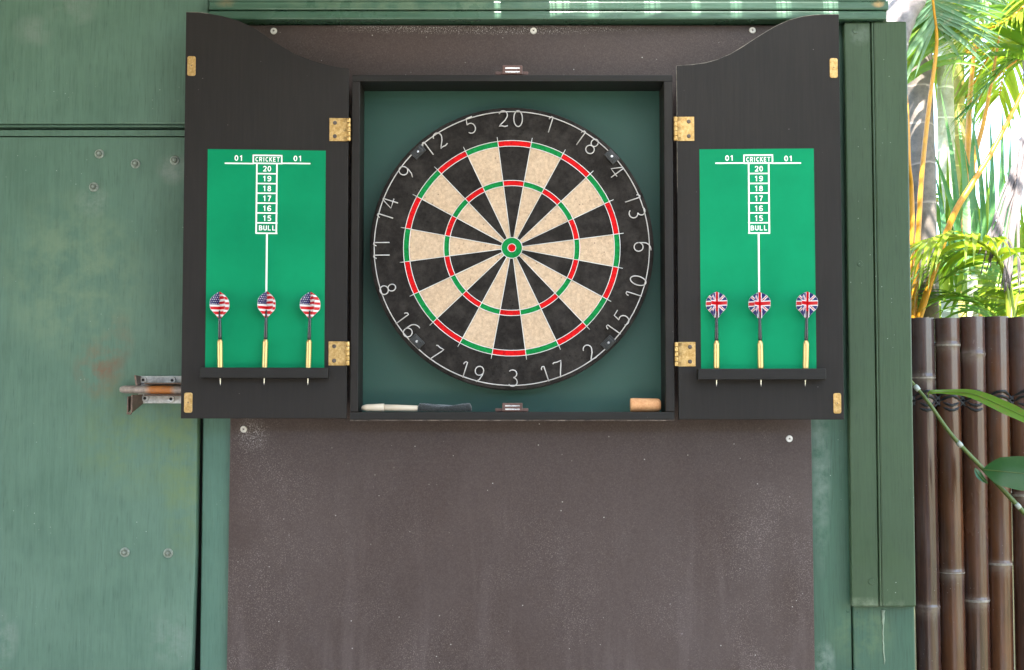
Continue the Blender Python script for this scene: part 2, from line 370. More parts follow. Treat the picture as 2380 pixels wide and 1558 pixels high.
# ------------------------------------------------------------------ stable door on the left
door = thing('stable_door', 'faded green plywood stable door with upper and lower leaf beside the jamb', 'door', (PX(200, 1558, -.01), -.01, .05))
xL = PX(-400, 700, -.01)
za = PZ(289, -.02)
poly = [(xL, PZ(319, -.01)), (xL, 0.07), (PX(432, 2600, -.01), .07), (PX(446, 1558, -.01), PZ(1558, -.01)), (PX(455, 1290, -.01), PZ(1290, -.01)), (PX(460, 975, -.01), PZ(975, -.01)), (PX(462, 319, -.01), PZ(319, -.01))]
MB().prism(poly, -.012, .014).build('lower_leaf', M_DOOR, door, bevel=.002)
MB().box((xL, -.022, za), (PX(484, 150, -.022), .012, PZ(-60, -.02))).build('upper_leaf', M_DOOR, door, bevel=.003)
MB().box((xL, -.019, PZ(295, -.018)), (PX(464, 300, -.018), .012, za - .0012)).build('meeting_rail', M_DOOR, door, bevel=.0015)
MB().box((xL, -.009, PZ(318, -.01) + .0012), (PX(463, 310, -.01), .012, PZ(295, -.018) - .003)).build('rebate_strip', M_DOOR, door, bevel=.001)
M_BOLT = m_simple('green_painted_screw_head', (0.26, 0.29, 0.25), .42, .4, nscale=300, var=.4)
M_BOLT2 = m_simple('weathered_hex_head', (0.12, 0.14, 0.11), .45, .4, nscale=300, var=.5)
def door_screw(u, v, y0, rot):
    b = MB(); x, z = pxz(u, v, y0); r = .0082
    b.smooth = False; b.disc((x, z), r, y0 - .0018, y0 + .001, 20, r * .85)
    hexr = .0052
    poly = [(x + hexr * math.cos(rot + i * math.pi / 3), z + hexr * math.sin(rot + i * math.pi / 3)) for i in range(6)]
    b.cur = 1; b.prism(poly, y0 - .0065, y0 - .0017); b.cur = 0; b.disc((x, z), .0022, y0 - .0072, y0 - .006, 10, .0018)
    return b
for k, (u, v) in enumerate(((231, 358), (315, 381), (406, 373), (218, 435), (290, 1284), (391, 1286))):
    door_screw(u, v, -.012, k * .4).build('screw', [M_BOLT, M_BOLT2], door, bevel=.0006)
# slide bolt
yp = -.0125
bolt = MB().box(P(322, 874, yp - .004), (PX(462, 900, yp), yp, P(322, 938, yp).z)).build('slide_bolt', M_PLATE, door, bevel=.001)
rod = [(279, 905.5), (283, 905.5), (292, 905.5), (330, 906), (400, 906.5), (452, 907)]
MB().tube([P(u, v, -.036) for u, v in rod], [.0035, .0052, .0062, .0064, .0066, .0066], 16).build('rod', M_ROD, bolt)
b = MB()
for vv in (-1, 1):
    b.box((PX(345, 900, yp), yp - .028, PZ(906, yp) + vv * .008), (PX(450, 900, yp), yp - .004, PZ(906, yp) + vv * .0105))
b.build('rod_guide', M_BRACKET, bolt, bevel=.001)
def strap(a0, a1, b0, b1, ya, yb, th):
    """strap plate: far edge a0-a1 at depth ya, near edge b0-b1 at depth yb"""
    q = [P(*a0, ya), P(*a1, ya), P(*b1, yb), P(*b0, yb)]
    nrm = (q[1] - q[0]).cross(q[3] - q[0]).normalized() * th
    m_ = MB(); m_.add(q + [p + nrm for p in q], [(0, 1, 2, 3), (7, 6, 5, 4), (0, 4, 5, 1), (1, 5, 6, 2), (2, 6, 7, 3), (3, 7, 4, 0)]); return m_
strap((325, 875), (325, 896), (311, 872), (315, 897), yp, -.058, -.003).build('keeper_ear', M_BRACKET, bolt, bevel=.0008)
s_ = strap((330, 917), (330, 938), (304, 918), (303, 960), yp, -.058, -.003); s2 = strap((322, 918), (320, 938), (295, 922), (294, 960), yp - .01, -.058, -.002)
s_.add(s2.v, s2.f); q0, q1 = P(294, 958, -.0585), P(304, 958, -.0585); s_.box((q0.x, -.0585, q0.z), (q1.x, -.052, q1.z - .004))
s_.build('keeper_ear', M_BRACKET, bolt, bevel=.0008)
for (u, v) in ((333, 883.5), (400.5, 884.5), (337, 926), (397.5, 927.7)):
    x, z = pxz(u, v, yp - .006); m_ = MB(); m_.disc((x, z), .0062, yp - .0075, yp - .003, 20, .0052); m_.cur = 1; m_.disc((x, z), .0026, yp - .0078, yp - .007, 6, .0026)
    m_.build('screw', [M_STEEL, M_DARK], bolt)

# ------------------------------------------------------------------ brown backboard
bb = thing('backboard', 'dusty dark brown film faced plywood panel screwed to the shed wall', 'panel', (0, -.004, .3))
def xat(ua, va, ub, vb, z):
    a, b = P(ua, va, -.006), P(ub, vb, -.006); return a.x + (b.x - a.x) * (z - a.z) / (b.z - a.z)
poly = [(xat(536, 980, 528, 1558, .3), .3), (xat(1884.5, 980, 1893, 1558, .3), .3), (xat(1884.5, 980, 1893, 1558, ZT), ZT - .003), (xat(536, 980, 528, 1558, ZT), ZT - .003)]
MB().prism(poly, -.010, -.0025).build('panel', M_BOARD, bb, bevel=.001)
for (u, v) in ((636, 72), (1240, 71.5), (1749, 70.5), (566, 998), (1835, 1020)):
    x, z = pxz(u, v, -.012); m_ = MB(); m_.disc((x, z), .0056, -.0128, -.0095, 24, .0048); m_.cur = 1
    a = random.uniform(0, 1.5)
    for q in (0, 1):
        c_, s__ = math.cos(a + q * 1.5708), math.sin(a + q * 1.5708)
        pl = [(.0019 * i * c_ - .0006 * j * s__, .0019 * i * s__ + .0006 * j * c_) for i, j in ((-1, -1), (1, -1), (1, 1), (-1, 1))]
        m_.add([(x + p, -.01284 - .0001 * q, z + r_) for p, r_ in pl], [(0, 1, 2, 3)])
    m_.build('screw', [M_ZINC, M_DARKMETAL], bb)

# ------------------------------------------------------------------ dart cabinet
YF, YB = -.079, -.013
xo0, xo1 = PX(816, 575, YF), PX(1565.5, 575, YF)
zo1, zo0 = PZ(174, YF), PZ(976, YF)
xi0, xi1 = PX(834.5, 575, YF), PX(1545, 575, YF)
zi1, zi0 = PZ(189.5, YF), PZ(957.5, YF)
cab = thing('dart_cabinet', 'open black wooden dartboard cabinet with teal lining and two curved doors', 'cabinet', (0, -.0105, zo0))
MB().box((xo0, YF, zi0), (xi0, -.0108, zi1)).build('frame_stile', M_BLACK, cab, bevel=.0012)
MB().box((xi1, YF, zi0), (xo1, -.0108, zi1)).build('frame_stile', M_BLACK, cab, bevel=.0012)
MB().box((xo0, YF + .0005, zi1 + .0002), (xo1, -.0108, zo1)).build('frame_rail', M_BLACKH, cab, bevel=.0012)
MB().box((xo0, YF + .0005, zo0), (xo1, -.0108, zi0 - .0002)).build('frame_rail', M_BLACKH, cab, bevel=.0012)
MB().box((xi0 + .0003, YB, zi0 + .0003), (xi1 - .0003, -.0108, zi1 - .0003)).build('back_panel', M_TEAL, cab)
m_ = MB(); a = xo0
while a < xo1 - .004:
    b = min(xo1, a + random.uniform(.006, .03)); m_.box((a, YF - .0002 + random.uniform(0, .0002), zo0 - .0008 - random.uniform(0, .0009)), (b + .0005, YF + .01, zo0 - .0002)); a = b
m_.build('worn_edge', M_EDGE, cab)
def catch(v0, v1, y, parent):
    z0, z1 = PZ(v1, y), PZ(v0, y); h = z1 - z0; x0, x1 = PX(1151, 575, y), PX(1228, 575, y)
    m_ = MB(); m_.box((x0, y + .004, z0), (x1, y + .022, z0 + h * .4)); m_.box((x0 + .011, y, z0 + .0004), (x1 - .009, y + .024, z1))
    o = m_.build('catch', M_BROWNPL, parent, bevel=.001)
    for k in (.28, .68): MB().box((x0 + .0155, y - .0008, z0 + h * k - .001), (x1 - .0135, y + .01, z0 + h * k + .001)).build('metal_strip', M_TIP, o)
catch(152, 173.5, YF + .004, cab); catch(937, 957.3, YF + .004, cab)

def arc(cx, cz, rx, rz, a0, a1, n=10): return [(cx + rx * math.cos(R(a0 + (a1 - a0) * i / n)), cz + rz * math.sin(R(a0 + (a1 - a0) * i / n))) for i in range(n + 1)]
BOLD = {'0': [arc(.3, .5, .24, .42, 90, 450, 24)], '1': [[(.1, .74), (.26, .84), (.35, .95)], [(.35, 1.0), (.35, 0)]],
        '2': [arc(.3, .68, .24, .24, 170, -30, 9) + [(.3, .28), (.07, .08)], [(0.0, .08), (.6, .08)]],
        '5': [[(.56, .92), (.12, .92)], [(.13, .96), (.08, .50)], arc(.28, .33, .26, .26, 125, -150, 12)],
        '6': [arc(.34, .60, .28, .34, 40, 180, 9) + [(.06, .35)], arc(.3, .30, .24, .23, 90, 450, 20)],
        '7': [[(.02, .92), (.58, .92)], [(.53, .90), (.30, .4), (.22, 0)]],
        '8': [arc(.3, .73, .20, .19, 90, 450, 20), arc(.3, .28, .24, .22, 90, 450, 20)],
        '9': [arc(.3, .68, .24, .24, 90, 450, 20), arc(.26, .40, .28, .34, 0, -140, 9) , [(.54, .68), (.54, .38)]],
        'C': [arc(.33, .5, .27, .42, 45, 315, 18)], 'R': [[(.08, 0), (.08, 1)], [(.08, .92), (.34, .92)] + arc(.34, .70, .21, .22, 90, -90, 8) + [(.08, .48)], [(.34, .46), (.54, 0)]],
        'I': [[(.3, 0), (.3, 1)]], 'K': [[(.08, 0), (.08, 1)], [(.56, 1.0), (.1, .42)], [(.22, .56), (.58, 0)]],
        'E': [[(.1, 0), (.1, 1)], [(.1, .92), (.56, .92)], [(.1, .52), (.50, .52)], [(.1, .08), (.56, .08)]], 'T': [[(.3, 0), (.3, 1)], [(.0, .92), (.6, .92)]],
        'B': [[(.08, 0), (.08, 1)], [(.08, .92), (.34, .92)] + arc(.34, .72, .18, .20, 90, -90, 8) + [(.08, .52)], [(.34, .51)] + arc(.34, .295, .22, .215, 90, -90, 8) + [(.08, .08)]],
        'U': [[(.07, 1), (.07, .34)] + arc(.31, .34, .24, .26, 180, 360, 10) + [(.55, 1)]], 'L': [[(.1, 1), (.1, 0)], [(.1, .08), (.56, .08)]]}
def text_mesh(body):
    """bold block lettering: each stroke a flat ribbon"""
    vs, fs, x, hw = [], [], 0.0, .085
    for ch in body:
        wd = .34 if ch == 'I' else .6
        for st in BOLD[ch]:
            pts = [Vector((px + (-.13 if ch == 'I' else 0) + x, pz, 0)) for px, pz in st]; o = len(vs)
            for i, p in enumerate(pts):
                t = pts[min(i + 1, len(pts) - 1)] - pts[max(i - 1, 0)]
                if (pts[0] - pts[-1]).length < 1e-4 and i in (0, len(pts) - 1): t = pts[1] - pts[-2]
                t.normalize(); n_ = Vector((-t.y, t.x, 0)) * hw; vs += [p + n_, p - n_]
            fs += [[o + 2*i, o + 2*i + 1, o + 2*i + 3, o + 2*i + 2] for i in range(len(pts) - 1)]
        x += wd + .22
    return vs, fs
TXT = {}
class DoorFrame:
    """door leaf standing in the plane through its hinge line, turned by ang"""
    def __init__(s, hx, ang): s.h = Vector((hx, YF, 0)); s.ang = ang; s.d = Vector((math.cos(ang), math.sin(ang), 0)); s.n = Vector((-s.d.y, s.d.x, 0))
    def hit(s, u, v):
        d = ray(u, v); t = (s.h - CAM).dot(s.n) / d.dot(s.n); p = CAM + d * t
        return (p - s.h).dot(s.d), p.z          # local x along the door (signed), z
def make_door(side, hingeu, ang, curve, bottom, panel, rack, text_u, hinges, plates, label, line_u):
    fr = DoorFrame(PX(hingeu, 575, YF), ang)
    e = bpy.data.objects.new('door', None); COL.objects.link(e)
    # the leaf itself is the part; local frame = hinge line
    Mx = Matrix.Translation(fr.h) @ Matrix.Rotation(ang, 4, 'Z')
    bpy.data.objects.remove(e)
    pts = [fr.hit(u, v) for u, v in curve]; zb = fr.hit(curve[0][0], bottom)[1]
    xs = [pts[0][0], pts[-1][0]]
    poly = [(pts[0][0], zb), (pts[-1][0], zb)] + pts[::-1] if pts[0][0] < pts[-1][0] else [(pts[-1][0], zb), (pts[0][0], zb)] + pts
    bd = MB(); bd.prism(poly, 0, .014)
    o = bd.build('door', M_BLACK, None, local=True, bevel=.0008)
    o.parent = cab; o.matrix_local = wm(cab).inverted() @ Mx; WM[o.name] = Mx; o['label'] = label
    ws = [(p[0], 0.0002, p[1] - .0002) for p in (pts if side > 0 else pts[:3])]
    if side > 0: ws = [(pts[0][0] + .0003, .0002, z_) for z_ in (pts[0][1] - .2, pts[0][1] - .05)] + ws
    MB().tube(ws, .00042, 5).build('worn_edge', M_WORN, o, local=True)  # pale line puts the edge highlight into colour, along the rubbed rim
    def lb(m_, name, mat, bevel=0): return m_.build(name, mat, o, local=True, bevel=bevel)
    (x0, z1), (x1, z0) = fr.hit(*panel[0]), fr.hit(*panel[1])
    lb(MB().box((x0, -.0008, z0), (x1, .002, z1)), 'scoreboard', M_SCORE)
    m_ = MB(); yl = -.0011
    def line(u0, v0, u1, v1, tpx):
        a, b = fr.hit(u0, v0), fr.hit(u1, v1); h = tpx * .00034
        if abs(u1 - u0) > abs(v1 - v0): m_.box((a[0] - h, yl, a[1] - h), (b[0] + h, -.0006, a[1] + h))
        else: m_.box((a[0] - h, yl, b[1]), (a[0] + h, -.0006, a[1]))
    U = text_u
    line(U - 98, 380, U - 34, 380, 3); line(U + 34, 380, U + 98, 380, 3)
    for vv in (361.5, 380): line(U - 33, vv, U + 33, vv, 3.2)
    for uu in (U - 33, U + 33): line(uu, 361, uu, 380.5, 3.2)
    rows = [381, 404, 427, 449.5, 472.5, 495.5, 518.5, 542.5]
    for vv in rows[1:]: line(line_u - 23, vv, line_u + 23, vv, 3)
    for uu in (line_u - 23.3, line_u + 23.3): line(uu, 380, uu, 544, 3.4)
    line(line_u, 543, line_u, 850, 4)
    lb(m_, 'score_grid', M_WHITE)
    def word(body, u, v, wpx, hpx):
        if body not in TXT: TXT[body] = text_mesh(body)
        vs, fs = TXT[body]
        ax, bx = min(p.x for p in vs), max(p.x for p in vs); ay, by = min(p.y for p in vs), max(p.y for p in vs)
        c = fr.hit(u, v); k = .000675; m_ = MB()
        m_.add([(c[0] + ((p.x - ax) / (bx - ax) - .5) * wpx * k, -.00125 - .000003 * (i_ % 97), c[1] + ((p.y - ay) / (by - ay) - .5) * hpx * k) for i_, p in enumerate(vs)], fs); lb(m_, 'printed_word', M_WHITE)
    word('CRICKET', U, 371, 55, 11.5); word('01', U - 68, 368, 17, 13); word('01', U + 69, 369, 17, 13)
    for i, s in enumerate(('20', '19', '18', '17', '16', '15')): word(s, line_u + .5, 392.8 + 23 * i, 18.5, 13)
    word('BULL', line_u + .5, 530.5, 37, 11.5)
    (x0, z1), (x1, z0) = fr.hit(*rack[0]), fr.hit(*rack[1])
    lb(MB().box((x0, -.022, z0 - .0), (x1, -.0002, z1)), 'dart_rack', M_BLACKH, .0012)
    for (ua, va, ub, vb) in hinges:
        a, b = fr.hit(ua, va), fr.hit(ub, vb); m_ = MB()
        x0, x1 = a[0], b[0]; z1, z0 = a[1], b[1]
        inner = x1 if side < 0 else x0
        m_.smooth = False; kn = .0062
        if side < 0: m_.box((x0, -.0016, z0), (x1 - kn, .001, z1))
        else: m_.box((x0 + kn, -.0016, z0), (x1, .001, z1))
        n = 5; hh = (z1 - z0) / n
        for i in range(n):
            cx = (x1 - kn * .5) if side < 0 else (x0 + kn * .5)
            m_.tube([(cx, -.0022, z0 + hh * i + .0004), (cx, -.0022, z0 + hh * (i + 1) - .0004)], kn * .48, 12)
            if i % 2 == 0:
                if side < 0: m_.box((x1 - kn * 1.9, -.0016, z0 + hh * i + .0005), (x1 - kn * .6, .0008, z0 + hh * (i + 1) - .0005))
                else: m_.box((x0 + kn * .6, -.0016, z0 + hh * i + .0005), (x0 + kn * 1.9, .0008, z0 + hh * (i + 1) - .0005))
        sx = x0 + .0085 if side < 0 else x1 - .0085
        m_.cur = 1
        for zz in (z0 + .0075, z1 - .0075):
            m_.disc((sx, zz), .0034, -.0032, -.0014, 16, .0024); m_.disc((sx, zz), .0009, -.0035, -.003, 6)
        lb(m_, 'hinge', [M_BRASS, M_DARKMETAL], .0006)
    for (ua, va, ub, vb) in plates:
        a, b = fr.hit(ua, va), fr.hit(ub, vb); m_ = MB()
        x0, x1, z1, z0 = a[0], b[0], a[1], b[1]; rr = .003; poly = []
        for cx, cz, a0 in ((x1 - rr, z1 - rr, 0), (x0 + rr, z1 - rr, 90), (x0 + rr, z0 + rr, 180), (x1 - rr, z0 + rr, 270)):
            for q in range(4): poly.append((cx + rr * math.cos(R(a0 + q * 30)), cz + rr * math.sin(R(a0 + q * 30))))
        m_.prism(poly, -.0014, .0005); cx, cz = (x0 + x1) / 2, (z0 + z1) / 2
        m_.disc((cx, cz), .0034, -.0024, -.001, 16, .0026); m_.cur = 1; m_.disc((cx, cz), .0011, -.0027, -.002, 6)
        lb(m_, 'catch_plate', [M_BRASS, M_DARKMETAL], .0004)
    return fr, o
LC = [(432.5, 28), (460, 28.5), (484, 31.5), (517, 37.5), (557, 49), (597, 69), (640, 99), (684, 125), (728, 142), (764, 152), (790, 157), (811, 159)]
RC = [(1572, 153), (1607, 150.5), (1640, 146), (1669, 138), (1698, 125.5), (1727, 108), (1756, 89), (1785, 71), (1807, 58.5), (1836, 46), (1865, 38.5), (1894.5, 34.8), (1920, 33.7), (1949.5, 33.5)]
LF, LD = make_door(-1, 812, R(4.3), LC, 973, ((483, 347), (753.5, 858)), ((469, 855.5), (764.5, 880.5)), 622, [(766, 275, 815.5, 329), (764, 794, 813, 850)], [(436, 131, 454.5, 177), (428.5, 913, 447, 959.5)],
                   'left leaf with the striped flag darts', 620.5)
RF, RD = make_door(1, 1572, R(-2.2), RC, 975.5, ((1625.5, 347.5), (1897.5, 858)), ((1619.5, 858.5), (1914.5, 883.5)), 1762, [(1565, 272.5, 1613.5, 328), (1567, 795.5, 1616.5, 852)], [(1928, 136, 1947, 181.5), (1936.5, 914, 1955, 961.5)],
                   'right leaf with the crossed flag darts', 1763)

# ------------------------------------------------------------------ dartboard
YD = -.052
bc = P(1189.5, 576.5, YD)
db = thing('dartboard', 'round bristle dartboard with wire numbers hung inside the cabinet', 'dartboard', (bc.x, YB, bc.z))
def dmesh(build):  # local to board centre: x right, z up, y toward wall, face at y = YD-YB
    return build
yf = YD - YB
ROT = R(-1.5)
def ring_mesh(m_, r0, r1, y, n=96):
    vs = []; 
    for i in range(n):
        a = 2 * math.pi * i / n; vs += [(r0 * math.cos(a), y, r0 * math.sin(a)), (r1 * math.cos(a), y, r1 * math.sin(a))]
    m_.add(vs, [(2*i, 2*i+1, (2*i+3) % (2*n), (2*i+2) % (2*n)) for i in range(n)])
m_ = MB(); RB = .2235
prof = [(.1705, yf + .0012), (.1705, yf), (RB - .003, yf), (RB - .0008, yf + .001), (RB, yf + .003), (RB, -.0005), (0.0, -.0005)]
n = 128; m_.smooth = True
for k in range(len(prof) - 1):
    (r0, y0), (r1, y1) = prof[k], prof[k + 1]; m_.cur = 1 if k in (4,) else 0; m_.smooth = k in (2, 3, 4)
    vs = []
    for i in range(n):
        a = 2 * math.pi * i / n; vs += [(r0 * math.cos(a), y0, r0 * math.sin(a)), (r1 * math.cos(a), y1, r1 * math.sin(a))]
    m_.add(vs, [(2*i, (2*i+2) % (2*n), (2*i+3) % (2*n), 2*i+1) for i in range(n)])
m_.cur = 0; m_.disc((0, 0), .1705, yf + .0012, yf + .004, 96)
m_.build('body', [M_SBLACK, M_RIM], db, local=True)
def sector(name, r0, r1, mat):
    m_ = MB(); vs = []; k = 6; w_ = math.pi / 20
    for i in range(k + 1):
        a = math.pi / 2 - w_ + 2 * w_ * i / k
        for r in (r0, r1):
            vs.append((r * math.cos(a), yf, r * math.sin(a))); vs.append((r * math.cos(a), yf + .0011, r * math.sin(a)))
    fs = []
    for i in range(k):
        b = 4 * i; c = b + 4
        fs += [(b, b + 2, c + 2, c), (b + 2, b + 3, c + 3, c + 2), (b + 1, b, c, c + 1)]
    fs += [(0, 1, 3, 2), (4*k, 4*k+2, 4*k+3, 4*k+1)]
    m_.add(vs, fs); return m_
first = {}
for i in range(20):
    dark = i % 2 == 0
    for nm, r0, r1, mat in (('inner_single', .0165, .0985, M_SBLACK if dark else M_STAN), ('treble_bed', .0985, .107, M_SRED if dark else M_SGREEN),
                            ('outer_single', .107, .1615, M_SBLACK if dark else M_STAN), ('double_bed', .1615, .1705, M_SRED if dark else M_SGREEN)):
        if (nm, dark) not in first:
            o = sector(nm, r0, r1, mat).build(nm, mat, db, local=True); first[(nm, dark)] = o
        else:
            o = first[(nm, dark)].copy(); COL.objects.link(o); o.parent = db
        o.rotation_euler = (0, -ROT * -1 + 0 + i * math.pi / 10, 0) if False else (0, i * math.pi / 10 - ROT, 0)
m_ = MB(); m_.disc((0, 0), .0165, yf - .0002, yf + .002, 40); m_.build('outer_bull', M_SGREEN, db, local=True)
m_ = MB(); m_.disc((0, 0), .0064, yf - .0007, yf + .001, 32); m_.build('bull', M_SRED, db, local=True)
def circ(r, n, y): return [(r * math.cos(2 * math.pi * i / n), y, r * math.sin(2 * math.pi * i / n)) for i in range(n)]
for r in (.0064, .0165, .0985, .107, .1615, .1705):
    MB().tube(circ(r, 96 if r > .05 else 48, yf - .0006), .00062, 6, closed=True).build('ring_wire', M_WIRE, db, local=True)
w0 = None
for i in range(20):
    a = math.pi / 2 - math.pi / 20 + ROT
    if w0 is None:
        # each wire dips slightly over the ring wires, as bent spider wire does
        rr = [.0165, .05, .096, .0985, .1028, .107, .1095, .14, .159, .1615, .166, .1705, .173, .1775]
        dy = [.0006, .0004, .0006, .0020, .0012, .0020, .0006, .0004, .0006, .0020, .0012, .0020, .0007, .0002]
        w0 = MB().tube([(r * math.cos(math.pi / 2), yf - d, r) for r, d in zip(rr, dy)], .0006, 6).build('spider_wire', M_WIRE, db, local=True); o = w0
    else: o = w0.copy(); COL.objects.link(o); o.parent = db
    o.rotation_euler = (0, math.pi / 20 - ROT + i * math.pi / 10, 0)
# number ring with wire numerals
RN = .2165; yr = yf - .0014
nr = MB().tube(circ(RN, 128, yr), .00085, 8, closed=True).build('number_ring', M_NUMWIRE, db, local=True)
WM[nr.name] = Matrix.Identity(4)
def arc(cx, cz, rx, rz, a0, a1, n=10): return [(cx + rx * math.cos(R(a0 + (a1 - a0) * i / n)), cz + rz * math.sin(R(a0 + (a1 - a0) * i / n))) for i in range(n + 1)]
DIG = {'0': [arc(.3, .5, .27, .5, 90, 450, 20)],
       '1': [[(.1, .80), (.12, .90), (.2, .99), (.3, .97), (.3, .85), (.3, 0)]],
       '2': [arc(.3, .73, .26, .27, 165, -25, 9) + [(.42, .42), (.16, .16), (.05, .02), (.2, .06), (.4, .01), (.58, .06)]],
       '3': [arc(.28, .76, .26, .24, 140, -80, 8) + arc(.28, .26, .28, .27, 80, -150, 9)],
       '4': [[(.44, 0), (.44, .98), (.36, .95), (.0, .32), (.62, .32)]],
       '5': [[(.55, 1.0), (.16, .98), (.1, .58)] + arc(.26, .32, .28, .32, 120, -140, 10)],
       '6': [arc(.5, .62, .44, .42, 85, 180, 6) + arc(.32, .28, .27, .28, 175, -180, 14)],
       '7': [[(.02, .93), (.1, .99), (.3, .96), (.56, .99), (.5, .8), (.3, .3), (.2, 0)]],
       '8': [arc(.3, .75, .21, .24, -90, 270, 14) + arc(.3, .25, .27, .26, 90, -270, 16)],
       '9': [arc(.3, .70, .26, .28, -5, 355, 14) + [(.55, .5), (.46, .2), (.3, 0)]]}
ORDER = [20, 1, 18, 4, 13, 6, 10, 15, 2, 17, 3, 19, 7, 16, 8, 11, 14, 9, 12, 5]
H = .0255
for i, num in enumerate(ORDER):
    a = math.pi / 2 - i * math.pi / 10 + R(.5); flip = num in (10, 15, 2, 17, 3, 19, 7, 16, 8)
    rad = Vector((math.cos(a), 0, math.sin(a))); tan = Vector((math.sin(a), 0, -math.cos(a)))     # clockwise
    s = str(num); m_ = MB(); wd = {'1': .55}.get
    adv = [.78 if ch == '1' else .92 for ch in s]; tot = sum(adv); x = -tot / 2
    for ch, ad in zip(s, adv):
        for st in DIG[ch]:
            pts = []
            for (px, pz) in st:
                lx = (x + ad / 2 + (px - .3)) * H; lz = pz * H
                if not flip: p = rad * (RN - H + .0012 + lz) + tan * lx
                else: p = rad * (RN + .0012 - lz) - tan * lx
                pts.append((p.x, yr - .0012, p.z))
            m_.tube(pts, .00095, 6)
        x += ad
    m_.build('numeral', M_NUMWIRE, nr, local=True)
for (u, v) in ((972, 353), (1422, 364), (969, 794), (1414, 797)):
    p = P(u, v, YD - .003) - bc; a = math.atan2(p.z, p.x); rad = Vector((math.cos(a), 0, math.sin(a))); tan = Vector((-math.sin(a), 0, math.cos(a)))
    c = rad * Vector((p.x, 0, p.z)).length; m_ = MB()
    for w_, h_, y0, y1 in ((.0108, .0072, yf - .0035, yf + .001), (.007, .0048, yf - .0048, yf - .003)):
        q = [c + tan * (i * w_) + rad * (j * h_) for i, j in ((-1, -1), (1, -1), (1, 1), (-1, 1))]
        m_.add([(k.x, y0, k.z) for k in q] + [(k.x, y1, k.z) for k in q], [(0, 3, 2, 1), (4, 5, 6, 7), (0, 1, 5, 4), (1, 2, 6, 5), (2, 3, 7, 6), (3, 0, 4, 7)])
    o = m_.build('ring_clip', M_CLIP, db, local=True, bevel=.0012); WM[o.name] = Matrix.Identity(4)
    MB().disc((c.x, c.z), .0024, yf - .0060, yf - .004, 16, .0016).build('nail', M_TIP, o, local=True)

# ------------------------------------------------------------------ darts
def union_jack(u, v):
    x, y = u, (v - .58) * 2.1          # centre the crossing on the flight
    W, B, Rd = (.62, .62, .64), (.005, .007, .10), (.46, .004, .008)
    if abs(x) < .15 or abs(y) < .13: return Rd
    if abs(x) < .23 or abs(y) < .21: return W
    d = (abs(y) - abs(x) * .78)
    if -.03 < d < .06 if x * y > 0 else -.06 < d < .03: return Rd
    if abs(d) < .13: return W
    return B
def stars_stripes(u, v):
    W, B, Rd = (.62, .60, .60), (.009, .006, .075), (.46, .004, .008)
    if u < 0 and v > .52:
        a, b = (-u) * 5.2, (v - .52) * 13
        row = int(b); off = .5 * (row % 2); fa = (a + off) % 1.0 - .5; fb = b % 1.0 - .5
        return W if fa * fa * 1.0 + fb * fb < .04 else B
    return Rd if (v * 5.5 + .1) % 1.0 < .58 else W
OUT = [(0, .05), (.05, .16), (.18, .42), (.30, .70), (.40, .93), (.50, 1.0), (.66, 1.0), (.76, .93), (.86, .72), (.94, .40), (1.0, .02)]
OUTR = [(0, .08), (.08, .26), (.20, .56), (.32, .86), (.40, .97), (.54, 1.0), (.68, .95), (.80, .76), (.90, .46), (.97, .18), (1.0, .02)]
def halfw(v, tab):
    for (a, wa), (b, wb) in zip(tab, tab[1:]):
        if a <= v <= b: return wa + (wb - wa) * (v - a) / (b - a)
    return .02
def fin_mesh(flag, tab, w_, h_, left):
    NV, NU = 56, 22; vs = []; fs = []; cols = []
    for j in range(NV + 1):
        v = j / NV; hw = halfw(v, tab)
        for i in range(NU + 1): vs.append((w_ * hw * i / NU, 0, h_ * v))
    me = bpy.data.meshes.new('flight')
    for j in range(NV):
        for i in range(NU):
            a = j * (NU + 1) + i; fs.append((a, a + 1, a + NU + 2, a + NU + 1))
            v = (j + .5) / NV; u = halfw(v, tab) * (i + .5) / NU
            c = flag(-u if left else u, v)
            if i == NU - 1 and j % 3: c = (.4, .4, .42)
            cols += [c] * 4
    me.from_pydata(vs, [], fs); ca = me.color_attributes.new('print', 'FLOAT_COLOR', 'CORNER')
    ca.data.foreach_set('color', [x for c in cols for x in (*c, 1.0)]); me.materials.append(M_FLIGHT)
    return me
FM = {}
